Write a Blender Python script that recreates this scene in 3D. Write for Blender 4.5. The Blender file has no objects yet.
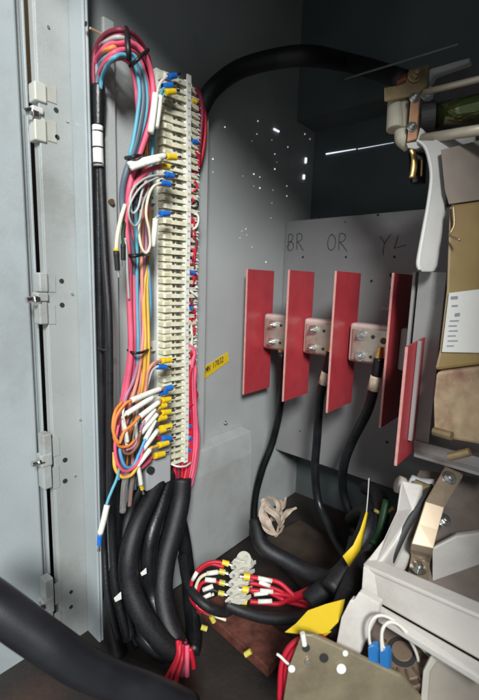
import bpy, bmesh, math, random
from mathutils import Vector, Matrix
random.seed(7)
C = bpy.context.scene.collection
# ------------------------------------------------------------------ camera maths
F_PX = 410.0
psi, pit, sr = math.radians(40), math.radians(9), .03
f0 = Vector((-math.sin(psi), math.cos(psi), 0)); r0 = Vector((math.cos(psi), math.sin(psi), 0)); z0 = Vector((0, 0, 1))
FW = f0*math.cos(pit) - z0*math.sin(pit); U0 = z0*math.cos(pit) + f0*math.sin(pit)
cr = math.sqrt(1-sr*sr)
RT = r0*cr + U0*sr; UP = U0*cr - r0*sr
def ray(u, v): return FW + RT*((u-239.5)/F_PX) - UP*((v-350)/F_PX)
def PX(u, v, c): d = ray(u, v); return d*(c/d.x)
def PY(u, v, c): d = ray(u, v); return d*(c/d.y)
def PZ(u, v, c): d = ray(u, v); return d*(c/d.z)
def PD(u, v, t): return ray(u, v)*t
def dep(p): return p.dot(FW)

# ------------------------------------------------------------------ materials
MATS = {}
def mat(name, col, rough=.5, metal=0., var=.12, scale=30., bump=.0, bscale=200., dirt=None, dirt_amt=.0, trans=0., coat=0., sss=0., spec=.5):
    if name in MATS: return MATS[name]
    m = bpy.data.materials.new(name); m.use_nodes = True
    nt = m.node_tree; n = nt.nodes; l = nt.links
    b = n['Principled BSDF']
    tc = n.new('ShaderNodeTexCoord')
    no = n.new('ShaderNodeTexNoise'); no.inputs['Scale'].default_value = scale; no.inputs['Detail'].default_value = 6
    l.new(tc.outputs['Object'], no.inputs['Vector'])
    rp = n.new('ShaderNodeValToRGB')
    lo = [max(0, c*(1-var)) for c in col]; hi = [min(1, c*(1+var)) for c in col]
    rp.color_ramp.elements[0].position = .3; rp.color_ramp.elements[0].color = (*lo, 1)
    rp.color_ramp.elements[1].position = .7; rp.color_ramp.elements[1].color = (*hi, 1)
    l.new(no.outputs['Fac'], rp.inputs['Fac'])
    out = rp.outputs['Color']
    if dirt:
        n2 = n.new('ShaderNodeTexNoise'); n2.inputs['Scale'].default_value = scale*.35; n2.inputs['Detail'].default_value = 9
        n2.inputs['Roughness'].default_value = .7
        l.new(tc.outputs['Object'], n2.inputs['Vector'])
        r2 = n.new('ShaderNodeValToRGB'); r2.color_ramp.elements[0].position = .52; r2.color_ramp.elements[1].position = .72
        r2.color_ramp.elements[0].color = (0, 0, 0, 1); r2.color_ramp.elements[1].color = (dirt_amt,)*3+(1,)
        l.new(n2.outputs['Fac'], r2.inputs['Fac'])
        mx = n.new('ShaderNodeMix'); mx.data_type = 'RGBA'
        l.new(r2.outputs['Color'], mx.inputs[0]); l.new(out, mx.inputs[6]); mx.inputs[7].default_value = (*dirt, 1)
        out = mx.outputs[2]
    l.new(out, b.inputs['Base Color'])
    b.inputs['Roughness'].default_value = rough; b.inputs['Metallic'].default_value = metal
    b.inputs['Specular IOR Level'].default_value = spec
    rr = n.new('ShaderNodeMapRange'); rr.inputs[3].default_value = max(.05, rough-.12); rr.inputs[4].default_value = min(1, rough+.12)
    l.new(no.outputs['Fac'], rr.inputs[0]); l.new(rr.outputs[0], b.inputs['Roughness'])
    if trans: b.inputs['Transmission Weight'].default_value = trans
    if coat: b.inputs['Coat Weight'].default_value = coat
    if sss:
        b.inputs['Subsurface Weight'].default_value = sss; b.inputs['Subsurface Scale'].default_value = .004
    if bump:
        nb = n.new('ShaderNodeTexNoise'); nb.inputs['Scale'].default_value = bscale; nb.inputs['Detail'].default_value = 4
        l.new(tc.outputs['Object'], nb.inputs['Vector'])
        bp = n.new('ShaderNodeBump'); bp.inputs['Strength'].default_value = bump; bp.inputs['Distance'].default_value = .002
        l.new(nb.outputs['Fac'], bp.inputs['Height']); l.new(bp.outputs['Normal'], b.inputs['Normal'])
    MATS[name] = m
    return m
def emis(name, col, s):
    m = bpy.data.materials.new(name); m.use_nodes = True; n = m.node_tree.nodes
    b = n['Principled BSDF']; b.inputs['Base Color'].default_value = (*col, 1)
    b.inputs['Emission Color'].default_value = (*col, 1); b.inputs['Emission Strength'].default_value = s
    return m
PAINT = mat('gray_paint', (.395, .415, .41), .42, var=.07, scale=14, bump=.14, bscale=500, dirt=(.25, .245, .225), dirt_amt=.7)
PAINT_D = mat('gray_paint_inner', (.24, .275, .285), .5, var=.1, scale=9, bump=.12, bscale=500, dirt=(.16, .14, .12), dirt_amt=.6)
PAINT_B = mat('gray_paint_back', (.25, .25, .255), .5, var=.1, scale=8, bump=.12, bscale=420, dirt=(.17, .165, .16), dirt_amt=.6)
PAINT_L = mat('gray_paint_light', (.48, .52, .53), .38, var=.07, scale=11, bump=.1, bscale=500, dirt=(.33, .34, .33), dirt_amt=.6)
PAINT_SHADED = mat('shaded_gray_paint', (.095, .115, .118), .6, var=.2, scale=8, bump=.1)  # cabinet grey darkened: shade of the deep interior is put into the colour
ZINC = mat('zinc_plate', (.62, .63, .62), .35, 1., var=.12, scale=60, bump=.1)
STEEL = mat('bolt_steel', (.72, .72, .70), .22, 1., var=.1, scale=90)
BUSBAR = mat('tinned_pad', (.60, .56, .48), .42, .75, var=.16, scale=45, bump=.15, bscale=300, dirt=(.30, .22, .12), dirt_amt=.5)
TANM = mat('tan_metal', (.40, .30, .17), .42, .7, var=.2, scale=40, dirt=(.12, .09, .05), dirt_amt=.6)
STRAP = mat('strap_metal', (.42, .33, .24), .45, .6, var=.12, scale=40, dirt=(.2, .13, .08), dirt_amt=.5)
BRASS = mat('brass', (.75, .50, .18), .3, .9, var=.15, scale=50)
COPPER = mat('copper_strip', (.62, .33, .20), .38, .7, var=.25, scale=35)
RED = mat('red_laminate', (.40, .038, .050), .38, var=.14, scale=28, bump=.1, bscale=350, dirt=(.36, .075, .085), dirt_amt=.5)
REDEDGE = mat('pink_laminate_edge', (.62, .30, .27), .7, var=.12, scale=150)
CREAM = mat('cream_plastic', (.74, .72, .58), .42, var=.08, scale=80, sss=.15, bump=.05)
def tint(m):
    nt = m.node_tree; n = nt.nodes; l = nt.links; b = n['Principled BSDF']; src = b.inputs['Base Color'].links[0].from_socket
    oi = n.new('ShaderNodeObjectInfo'); mx = n.new('ShaderNodeMix'); mx.data_type = 'RGBA'; mx.blend_type = 'MULTIPLY'
    mr = n.new('ShaderNodeMapRange'); mr.inputs[3].default_value = 0; mr.inputs[4].default_value = .55
    l.new(oi.outputs['Random'], mr.inputs[0]); l.new(mr.outputs[0], mx.inputs[0]); l.new(src, mx.inputs[6]); mx.inputs[7].default_value = (.86, .82, .66, 1)
    l.new(mx.outputs[2], b.inputs['Base Color'])
tint(CREAM)
CREAM_W = mat('ivory_plastic', (.66, .655, .60), .45, var=.06, scale=80, dirt=(.45, .42, .34), dirt_amt=.4)
WHITEP = mat('white_strip_plastic', (.78, .78, .74), .45, var=.05, scale=60)
CASTP = mat('grey_white_moulding', (.56, .535, .50), .5, var=.08, scale=25, bump=.12, bscale=260, dirt=(.30, .24, .18), dirt_amt=.55)
CLAMP = mat('cream_clamp', (.52, .49, .38), .5, var=.1, scale=50, dirt=(.3, .25, .17), dirt_amt=.5)
CASTM = mat('cast_aluminium', (.60, .60, .58), .5, .0, var=.06, scale=40, bump=.06, bscale=500)
CASTG = mat('grey_casting', (.17, .165, .16), .55, .2, var=.15, scale=30, bump=.2, bscale=400)
BLACK = mat('black_cable', (.008, .009, .011), .38, var=.3, scale=60, bump=.15, bscale=300, dirt=(.035, .03, .026), dirt_amt=.3)
BLACKS = mat('black_braided_sleeve', (.009, .0095, .012), .52, var=.4, scale=300, bump=.2, bscale=1100, dirt=(.03, .027, .024), dirt_amt=.3)
WMARK = None
def wirecol(n, c, r=.52): return mat('wire_'+n, c, r, var=.10, scale=60)
W = {'pink': wirecol('pink', (.74, .11, .19)), 'red': wirecol('red', (.50, .01, .03)), 'darkred': wirecol('darkred', (.20, .02, .045)),
     'cyan': wirecol('cyan', (.10, .38, .50)), 'blue': wirecol('blue', (.10, .35, .62)), 'slate': wirecol('slate', (.10, .13, .17)),
     'orange': wirecol('orange', (.75, .24, .05)), 'yellow': wirecol('yellow', (.75, .45, .07)), 'white': wirecol('white', (.70, .68, .62)),
     'grey': wirecol('grey', (.42, .44, .42)), 'violet': wirecol('violet', (.40, .18, .28)), 'black': wirecol('black', (.012, .012, .014)),
     'green': wirecol('green', (.004, .045, .012)), 'salmon': wirecol('salmon', (.72, .28, .20)), 'brown': wirecol('brown', (.22, .09, .04)),
     'cream': wirecol('cream', (.72, .66, .50))}
LUG = {'blue': mat('lug_blue', (.015, .16, .62), .35, var=.08, scale=90, coat=.2), 'yellow': mat('lug_yellow', (.85, .58, .02), .35, var=.06, scale=90, coat=.2),
       'black': W['black'], 'white': WHITEP, 'palegold': mat('lug_olive', (.55, .48, .08), .4, var=.1, scale=90)}
TIE = mat('black_tie', (.012, .012, .012), .45)
YTAG = mat('yellow_tag', (.68, .47, .015), .55, var=.05, scale=20)
INK = mat('ink', (.02, .02, .02), .7)
PENCIL = mat('marker_pen', (.055, .055, .06), .7, var=.3, scale=300)
def sleeve_mat():
    m = mat('white_marker_sleeve', (.80, .79, .72), .5, var=.04, scale=60)
    nt = m.node_tree; n = nt.nodes; l = nt.links
    b = n['Principled BSDF']; src = b.inputs['Base Color'].links[0].from_socket
    tc = n.new('ShaderNodeTexCoord'); no = n.new('ShaderNodeTexNoise'); no.inputs['Scale'].default_value = 700; no.inputs['Detail'].default_value = 1
    l.new(tc.outputs['Object'], no.inputs['Vector'])
    rp = n.new('ShaderNodeValToRGB'); rp.color_ramp.elements[0].position = .30; rp.color_ramp.elements[1].position = .38
    rp.color_ramp.elements[0].color = (.68, .68, .68, 1); rp.color_ramp.elements[1].color = (1, 1, 1, 1)
    l.new(no.outputs['Fac'], rp.inputs['Fac'])
    mx = n.new('ShaderNodeMix'); mx.data_type = 'RGBA'; mx.blend_type = 'MULTIPLY'; mx.inputs[0].default_value = 1
    l.new(src, mx.inputs[6]); l.new(rp.outputs['Color'], mx.inputs[7]); l.new(mx.outputs[2], b.inputs['Base Color'])
    return m
SLEEVE = sleeve_mat()

# ------------------------------------------------------------------ object helpers
LOC = {}
def thing(name, label, cat, loc=(0, 0, 0), group=None):
    o = bpy.data.objects.new(name, None); C.objects.link(o); o.location = loc; o.empty_display_size = .01
    o['label'] = label; o['category'] = cat
    if group: o['group'] = group
    LOC[o.name] = Vector(loc)
    return o
def obj(name, bm, m, parent=None, smooth=False, bevel=0, label=None):
    bmesh.ops.recalc_face_normals(bm, faces=bm.faces)
    me = bpy.data.meshes.new(name); bm.to_mesh(me); bm.free()
    ms = m if isinstance(m, (list, tuple)) else [m]
    for x in ms: me.materials.append(x)
    o = bpy.data.objects.new(name, me); C.objects.link(o)
    if smooth:
        for p in me.polygons: p.use_smooth = True
    if bevel:
        b = o.modifiers.new('b', 'BEVEL'); b.width = bevel; b.segments = 2; b.limit_method = 'ANGLE'; b.angle_limit = math.radians(40)
    if parent:
        o.parent = parent
        off = LOC.get(parent.name)
        if off is not None: o.matrix_parent_inverse = Matrix.Translation(-off)
    if label: o['label'] = label
    return o
def tag(o, label, cat, group=None):
    o['label'] = label; o['category'] = cat
    if group: o['group'] = group
    return o
def struct(name, bm, m, **k):
    o = obj(name, bm, m, **k); o['kind'] = 'structure'; return o
def sub(parent_part, o):      # o (world coords mesh) becomes a child of a part that itself has an offset
    o.parent = parent_part
    return o
def wchild(name, bm, m, part, **k):
    """sub-part in world coordinates under a part whose mesh is in world coordinates"""
    o = obj(name, bm, m, None, **k); o.parent = part
    o.matrix_parent_inverse = Matrix.Identity(4)
    return o
def add_box(bm, a, b):
    x0, y0, z0_ = [min(a[i], b[i]) for i in range(3)]; x1, y1, z1 = [max(a[i], b[i]) for i in range(3)]
    vs = [bm.verts.new(p) for p in ((x0,y0,z0_),(x1,y0,z0_),(x1,y1,z0_),(x0,y1,z0_),(x0,y0,z1),(x1,y0,z1),(x1,y1,z1),(x0,y1,z1))]
    for f in ((0,3,2,1),(4,5,6,7),(0,1,5,4),(1,2,6,5),(2,3,7,6),(3,0,4,7)): bm.faces.new([vs[i] for i in f])
    return vs
def box(a, b): bm = bmesh.new(); add_box(bm, a, b); return bm
def add_slab(bm, pts, off):
    """polygon (world points) with a back side offset by the vector off"""
    n = len(pts); off = Vector(off)
    a = [bm.verts.new(p) for p in pts]; b = [bm.verts.new(Vector(p)+off) for p in pts]
    bm.faces.new(a); bm.faces.new(b[::-1])
    for i in range(n): bm.faces.new((a[i], a[(i+1) % n], b[(i+1) % n], b[i]))
def slab(pts, off): bm = bmesh.new(); add_slab(bm, pts, off); return bm
def cat_rom(pts, n):
    if len(pts) < 3: n = max(n, 2)
    P = [pts[0]*2-pts[1]] + list(pts) + [pts[-1]*2-pts[-2]]
    out = []
    for i in range(1, len(P)-2):
        a, b, c, d = P[i-1], P[i], P[i+1], P[i+2]
        for k in range(n):
            t = k/n
            out.append(.5*((2*b) + (c-a)*t + (2*a-5*b+4*c-d)*t*t + (-a+3*b-3*c+d)*t**3))
    out.append(P[-2].copy())
    return out
def add_tube(bm, pts, r, sides=10, n=6, smoothpath=True, flat=1., wob=0.):
    pts = [Vector(p) for p in pts]
    path = cat_rom(pts, n) if (smoothpath and len(pts) > 2) else pts
    m = len(path)
    rs = r if isinstance(r, (list, tuple)) else [r, r]
    t = (path[1]-path[0]).normalized()
    nrm = t.orthogonal().normalized()
    rings = []
    for i, p in enumerate(path):
        if i == 0: t2 = path[1]-path[0]
        elif i == m-1: t2 = path[-1]-path[-2]
        else: t2 = path[i+1]-path[i-1]
        if t2.length < 1e-9: t2 = t
        t2 = t2.normalized()
        nrm = (nrm - t2*nrm.dot(t2)).normalized(); bn = t2.cross(nrm); t = t2
        x = i/(m-1)*(len(rs)-1); k = min(int(x), len(rs)-2); rr = rs[k]+(rs[k+1]-rs[k])*(x-k)
        if wob: rr *= 1+random.uniform(-wob, wob)
        rings.append([bm.verts.new(p + nrm*math.cos(a)*rr + bn*math.sin(a)*rr*flat) for a in [2*math.pi*j/sides for j in range(sides)]])
    for i in range(m-1):
        for j in range(sides):
            bm.faces.new((rings[i][j], rings[i][(j+1) % sides], rings[i+1][(j+1) % sides], rings[i+1][j]))
    bm.faces.new(rings[0][::-1]); bm.faces.new(rings[-1])
def tube(pts, r, **k): bm = bmesh.new(); add_tube(bm, pts, r, **k); return bm
def cyl(a, b, r, sides=16, r2=None): return tube([a, b], [r, r if r2 is None else r2], sides=sides)
def hexbolt(name, p, axis, r, m, parent, h=None, sides=6):
    h = h or r*.8; axis = Vector(axis).normalized(); p = Vector(p)
    bm = bmesh.new()
    add_tube(bm, [p, p+axis*h*.25], r*1.55, sides=18)
    add_tube(bm, [p+axis*h*.25, p+axis*h*1.25], r, sides=sides)
    add_tube(bm, [p+axis*h*1.25, p+axis*h*2.2], r*.55, sides=12)
    return obj(name, bm, m, parent, bevel=r*.08)
def stroke(bm, pts, w, nrm):
    """ribbon box along a polyline lying on a surface with normal nrm"""
    for a, b in zip(pts[:-1], pts[1:]):
        d = (b-a)
        if d.length < 1e-7: continue
        s = d.normalized().cross(nrm).normalized()*w*.5
        e = d.normalized()*w*.3
        add_slab(bm, [a-s-e, b-s+e, b+s+e, a+s-e], nrm*.0005)
def pts3(L): return [PX(u, v, c) for u, v, c in L]

# ================================================================== SETTING
XS, YR, ZF, ZC = -.41, .68, -.405, .46
# left side wall with a real top-to-bottom sheet; lower region continues behind the looms
struct('side_wall', box((XS-.003, .232, ZF-.01), (XS, YR+.01, ZC)), mat('side_wall_paint', (.37, .39, .39), .5, var=.1, scale=7, bump=.12, bscale=500, dirt=(.19, .18, .17), dirt_amt=.6))
struct('rear_wall', box((XS, YR, ZF-.01), (.16, YR+.004, ZC)), PAINT_SHADED)
struct('ceiling', box((XS-.003, .10, ZC), (.16, YR+.01, ZC+.004)), PAINT_SHADED)
struct('floor', box((-.72, -.1, ZF-.016), (.16, YR+.01, ZF-.01)), mat('oily_floor', (.022, .018, .016), .55, var=.5, scale=14, bump=.3, dirt=(.10, .045, .03), dirt_amt=.8))
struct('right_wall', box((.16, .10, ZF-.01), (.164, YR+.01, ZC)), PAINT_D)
# header across the front of the compartment (throws the shade on everything high up)
struct('front_header', box((XS-.02, .085, .357), (.18, .10, ZC+.004)), PAINT)
# deep ceiling beam on the rear wall
p = PY(271, 123, YR-.06); q = PY(390, 103, YR-.06)
struct('ceiling_beam', box((XS+.0005, YR-.06, (p.z+q.z)/2), (.155, YR-.001, ZC-.001)), PAINT_SHADED)
# wall of the room seen through the hinge gap
zt = PX(34, 82, -.52).z
struct('room_wall', box((-.60, -.1, zt), (-.56, .6, 1.2)), mat('beige_board', (.62, .45, .27), .7, var=.1, scale=6))
struct('room_wall_unlit', box((-.60, -.1, ZF-.01), (-.561, .6, zt-.002)), mat('unlit_board', (.07, .05, .045), .7, var=.3, scale=10))  # same room wall lower down, its lack of light put into the brown

# ---- hinge post
XP = -.41
y_f = PX(47, 300, XP).y; y_b = PX(80, 300, XP).y
xl = PY(92.8, 300, y_b).x
zlow = PY(97, 652, y_b).z
post = thing('hinge_post', 'tall light grey steel door post with punched holes, at the left', 'door post', (XP, y_b, zlow))
bm = bmesh.new()
add_box(bm, (XP-.003, y_f, zlow-.12), (XP, y_b, .6))
PPOST = mat('post_paint', (.37, .39, .38), .42, var=.09, scale=12, bump=.14, bscale=500, dirt=(.19, .185, .17), dirt_amt=.7)
PLIT = mat('lit_post_paint', (.40, .445, .46), .4, var=.08, scale=10, bump=.1, bscale=500, dirt=(.25, .26, .25), dirt_amt=.6)  # lit copy of the post paint: brighter, cooler light put into its colour
obj('side_face', bm, PPOST, post, bevel=.001)
bm = bmesh.new()
add_box(bm, (XP, y_b-.003, zlow), (xl, y_b, .6)); add_box(bm, (xl-.003, y_b+.0002, zlow), (xl, y_b+.003, .6))
obj('lip', bm, PLIT, post, bevel=.0012)
xf = PY(38, 300, y_f).x
bm = bmesh.new(); add_box(bm, (XP-.013, y_f+.0, zlow-.12), (XP-.0035, y_f+.003, .6))
obj('front_return', bm, PPOST, post, bevel=.001)
for (u, v, r) in ((56, 110, 2.3), (57, 137, 2.3), (61.5, 281, 2.3), (62, 305, 2.4), (65, 460, 2.4), (65, 481, 2.4), (71, 607, 1.8), (71, 592, 1.8)):
    p = PX(u, v, XP+.0004); r = r/F_PX*dep(p)
    obj('punched_hole', cyl(p-Vector((.0002, 0, 0)), p+Vector((.0003, 0, 0)), r, 18), INK, post)
for (u, v) in ((72, 294), (80, 336), (67, 121), (80, 420), (75, 476), (48, 27), (73, 38)):
    p = PX(u, v, XP+.0004)
    obj('rivet', cyl(p-Vector((.0002, 0, 0)), p+Vector((.0008, 0, 0)), .0013, 10), ZINC, post)
p = PY(86, 24, y_b-.0035)
obj('punched_hole', cyl(p, p-Vector((0, .0005, 0)), .0022, 16), INK, post)

# ---- door at far left
XD = -.425
yd0 = PX(-40, 300, XD).y; yd1 = PX(31.5, 300, XD).y; yd2 = PX(37, 300, XD).y
door = thing('cabinet_door', 'pale bluish grey cabinet door swung open beyond the hinges', 'door', (XD, yd1, -.62))
obj('door_panel', box((XD-.022, yd0-.10, -.62), (XD-.002, yd1-.0004, .62)), PLIT, door, bevel=.002)
obj('door_channel', box((XD-.022, yd1, -.62), (XD-.0075, yd2-.0006, .62)), PPOST, door, bevel=.001)
obj('door_edge_strip', box((XD-.022, yd2-.0002, -.62), (XD-.003, yd2+.0022, .62)), PLIT, door, bevel=.0006)

# ---- hinges
HL = {110: 'top hinge of the door, white faced with a small round bolt, beside beige board',
      297: 'second door hinge down, pale grey blocks with a round bolt head',
      460: 'third door hinge down, with long projecting hinge pin bolt',
      606: 'lowest door hinge, dusty with a cream top corner, above thick black cable'}
for i, (vc, lb) in enumerate(HL.items()):
    XH = XP+.001
    du = {110: 0, 297: 5, 460: 9, 606: 11}[vc]
    hz = thing('door_hinge', lb, 'hinge', PX(45+du*.6, vc, XH), 'hinges between door and post')
    k = 1.0 if vc == 110 else .82
    for s in (-1, 1):
        v0, v1 = (vc-30*k, vc-6*k) if s < 0 else (vc+6*k, vc+33*k)
        a = PX(33.5+du, v0, XH); b = PX((46.5 if vc == 110 else 43)+du, v1, XH)
        bm = box((XH-.012, a.y, b.z), (XH+.0012, b.y, a.z))
        obj('hinge_leaf', bm, mat('hinge_cast', (.40, .42, .41), .5, .1, var=.12, scale=50, bump=.2, dirt=(.25, .22, .17), dirt_amt=.7) if vc != 110 else mat('white_cast', (.56, .56, .50), .45, .1, var=.08), hz, bevel=.0012)
        a2 = PX((47 if vc == 110 else 43.5)+du, v0+3, XH)
        b2 = PX((57 if vc == 110 else 51)+du, v1, XH)
        obj('mounting_leaf', box((XP+.0002, a2.y, b2.z), (XP+.0007, b2.y, a2.z)), PPOST if vc != 110 else mat('leaf_dull', (.42, .42, .37), .5, .1), hz)
    a = PX(31+du, vc-5.5*k, XH); b = PX(43+du, vc+5.5*k, XH)
    obj('knuckle', box((XH-.010, a.y, b.z), (XH+.0022, b.y, a.z)), MATS['hinge_cast'] if 'hinge_cast' in MATS else CASTM, hz, bevel=.0015)
    a = PX((22 if vc < 400 else 26)+du*.45, vc+3, XD+.010); b = PX(36+du, vc, XD+.010)
    e = Vector((.004, -.0, 0))
    obj('hinge_bolt', cyl(a+e, b+e, .0030, 12), STEEL, hz, smooth=False)
    obj('bolt_head', cyl(a+e+Vector((0, .006, 0)), a+e+Vector((0, .012, 0)), .0056 if vc != 460 else .0048, 6), STEEL, hz, bevel=.0005)

# ---- mounting plate behind the terminal strip
XM = -.392
ya = PX(104, 300, XM).y; yb = PX(206, 300, XM).y; yc = PX(106, 300, XM).y
zt = PX(211, 98, XM).z; zb = PX(203, 474, XM).z
mp = thing('terminal_mounting_plate', 'tall folded grey plate carrying the terminal strip', 'mounting plate', (XM, yb, zb))
obj('plate', box((XM-.002, yc, zb-.05), (XM, yb, zt)), PAINT, mp, bevel=.0008)
obj('rear_fold', box((XS+.0005, yb-.0018, zb-.05), (XM-.0022, yb, zt)), PAINT, mp)
obj('front_fold', box((XS+.0005, yc, zb-.05), (XM-.0022, yc+.0018, zt)), PAINT, mp)
p = PX(110, 202, XS+.004)
# side channel behind the loom
y1 = PX(103, 300, XS+.012).y; y2 = PX(113, 300, XS+.012).y
ch = thing('side_channel', 'narrow vertical grey channel between door post and loom wires', 'channel', (XS, y1, ZF))
obj('channel', box((XM+.0003, y1, ZF-.009), (XM+.005, y2, .25)), PAINT, ch, bevel=.001)
p = PX(110.5, 202, XM+.0052)
obj('screw', cyl(p, p+Vector((.003, 0, 0)), .003, 12), TANM, ch)

# ---- glowing discs and rods on unpierced walls stand in for daylight through gaps
DAY = emis('daylight_glow', (.85, .92, 1.), 1.1)
DAY2 = emis('dim_daylight_glow', (.75, .85, .95), .35)
DAY3 = emis('warm_daylight_glow', (.95, .85, .65), .6)
def hole(u, v, r, plane='X', w=None):
    if plane == 'X': p = PX(u, v, XS+.0006); n = Vector((1, 0, 0))
    else: p = PY(u, v, YR-.0006); n = Vector((0, -1, 0))
    return cyl(p-n*.0004, p+n*.0002, r/F_PX*dep(p), 10)
holes = [(225,127),(258,121),(257,134),(252,141),(272,140),(275,154),(277,162),(275,169),(288,147),(213,159),(213,172),(243,176),(254,174),(260,177),
         (254,186),(260,188),(273,190),(287,186),(287,196),(272,203),(271,218),(242,231),(247,235),(240,238),(246,229),(305,134),(310,139),(266,262),(252,247)]
for i, (u, v) in enumerate(holes):
    o = obj('pinhole', hole(u, v, random.choice((.3, .4, .5, .65))), random.choice((DAY, DAY2, DAY3)))
    tag(o, 'tiny glowing disc as a pinhole of daylight in the side wall', 'pinhole', 'pinholes of daylight in the side wall')
def slit(a, b, c, w, lab, nm='light_slit'):
    A = PY(*a, c) if True else None; B = PY(*b, c)
    o = obj(nm, cyl(A, B, w/F_PX*dep(A), 6, r2=w*.5/F_PX*dep(A)), DAY); tag(o, lab, 'light slit')
slit((326, 154), (356, 149), YR-.001, .6, 'long bright slit of light low on the rear wall')
slit((358, 149), (394, 142.5), YR-.001, .25, 'thin faint continuation of the bright slit toward the clamp')
def xslit(a, b, w, lab):
    A = PX(*a, XS+.001); B = PX(*b, XS+.001); o = obj('light_slit', cyl(A, B, w/F_PX*dep(A), 6), DAY); tag(o, lab, 'light slit')
xslit((306, 158), (305.6, 163), 1.2, 'upper bright vertical gap in the rear corner')
xslit((304, 175), (303.6, 179), 1.3, 'lower bright vertical gap in the rear corner')
xslit((274, 129), (279, 131.5), .9, 'short slanting cream slit of light among the pinholes')

# ---- lower side box (raised duct cover)
xb = -.385
a = PX(253, 432, xb); b = PX(187, 474, xb)
yl = PX(160, 500, xb).y
zbx = a.z
duct = thing('side_duct_cover', 'flat grey duct cover low on the side wall beside the black looms', 'duct cover', (xb, a.y, ZF))
bm = bmesh.new()
z1 = PX(253, 452, xb).z
prof = [(XS+.0005, zbx+.004), (xb-.004, zbx+.0), (xb, z1), (xb, ZF-.009), (XS+.0005, ZF-.009)]
add_slab(bm, [Vector((x, yl, z)) for x, z in prof], (0, a.y-yl, 0))
obj('cover', bm, PAINT, duct, bevel=.0006)
# short dark flange below the terminal strip seen beside the loom
# ---- yellow label on side wall
tg = thing('yellow_label', 'slanted yellow adhesive label reading MN 17832 on side wall', 'label', PX(216, 365, XS+.001))
c4 = [PX(u, v, XS+.0008) for u, v in ((203, 368), (228, 352), (229, 361), (204.5, 379))]
obj('sticker', slab(c4, (-.0006, 0, 0)), YTAG, tg)
GL = {'M': [[(0,0),(0,1),(.5,.4),(1,1),(1,0)]], 'N': [[(0,0),(0,1),(1,0),(1,1)]], '1': [[(.4,0),(.6,1)]], '7': [[(0,1),(1,1),(.3,0)]],
      '8': [[(.5,.5),(.1,.75),(.5,1),(.9,.75),(.5,.5),(.05,.25),(.5,0),(.95,.25),(.5,.5)]], '3': [[(.1,.95),(.6,1),(.9,.75),(.4,.52),(.95,.25),(.5,0),(0,.1)]],
      '2': [[(.05,.8),(.4,1),(.9,.8),(.7,.45),(0,0),(1,.03)]],
      'B': [[(.1,0),(.12,.5),(.15,1),(.5,1.05),(.72,.95),(.78,.78),(.6,.6),(.1,.5),(.6,.52),(.82,.38),(.85,.2),(.7,.02),(.4,-.06),(.0,.04)],[(-.15,.2),(.3,.35)]], 'R': [[(.1,0),(.12,.5),(.15,1),(.45,1.04),(.72,.97),(.85,.82),(.8,.65),(.6,.54),(.2,.5),(.45,.35),(.8,.05),(1,-.1)]],
      'O': [[(.55,1),(.3,.95),(.12,.75),(.03,.5),(.06,.25),(.2,.08),(.4,0),(.65,.05),(.85,.2),(.95,.45),(.93,.7),(.8,.88),(.6,.98),(.45,1.05)]], 'Y': [[(0,1),(.18,.8),(.4,.45)],[(.95,1.15),(.7,.9),(.4,.45),(.25,-.2),(.28,-.5)]], 'L': [[(.35,1.05),(.0,.0),(1.0,.25)]]}
def letters(bm, txt, fn, w, nrm, gap=.25):
    n = len(txt)
    for i, ch_ in enumerate(txt):
        if ch_ == ' ': continue
        for s in GL[ch_]:
            stroke(bm, [fn((i+x*(1-gap)), y) for x, y in s], w, nrm)
bm = bmesh.new()
A, B, Dn = PX(205, 373.5, XS+.0009), PX(223, 361.5, XS+.0009), PX(205, 367.5, XS+.0009)
letters(bm, 'MN 17832', lambda x, y: A + (B-A)*(x/8) + (Dn-A)*(y*.9) + (B-A)*.04, .0007, Vector((1, 0, 0)), .3)
obj('handwriting', bm, INK, tg)

# ================================================================== BACK PANEL
YB = .60
tl = PY(281, 222, YB); bl = PY(275, 449, YB)
bp = thing('rear_mounting_panel', 'large grey rear panel pencilled BR OR YL, drilled with small holes', 'panel', (-.2, YB, bl.z))
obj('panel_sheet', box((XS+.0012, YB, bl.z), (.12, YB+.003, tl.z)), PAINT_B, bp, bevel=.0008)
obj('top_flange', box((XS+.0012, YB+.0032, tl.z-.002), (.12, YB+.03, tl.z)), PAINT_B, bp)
for (u, v, r) in ((303,257,1.1),(346,257,1.1),(394.5,257,1.3),(392,275,2.4),(391,288,1.4),(371.5,281,1.3),(316,217,1),(284,224,1.3),(378,215,1.2),(387,442,1.5),(345,222,.6),(300,431,.8),(268,420,.8),(410,345,1.1)):
    p = PY(u, v, YB-.0003)
    obj('drilled_hole', cyl(p, p-Vector((0, .0004, 0)), r/F_PX*dep(p), 14), INK, bp)
for (txt, u0, u1, v1, v0) in (('BR', 287.5, 305, 250, 235), ('OR', 327.5, 349, 250.5, 235), ('YL', 380, 409, 249, 237)):
    bm = bmesh.new()
    A = PY(u0, v1, YB-.0004); B = PY(u1, v1-1.2, YB-.0004); T = PY(u0, v0, YB-.0004)
    letters(bm, txt, lambda x, y: A + (B-A)*(x/2) + (T-A)*y, .0008, Vector((0, -1, 0)), .18)
    obj('handwriting', bm, PENCIL, bp)
for (u0, u1, v) in ((381.5, 396, 309), (333, 341, 306.5)):
    a = PY(u0, v-2, YB-.0005); b = PY(u1, v+1.7, YB-.0005)
    o = obj('paper_strip', box((a.x, YB-.0009, b.z), (b.x, YB-.0004, a.z)), mat('pinkish_paper', (.42, .33, .32), .7))
    tag(o, 'small pinkish sticker on rear panel '+('beside the fourth red barrier' if u0 > 350 else 'just left of the third red barrier'), 'sticker')

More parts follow.
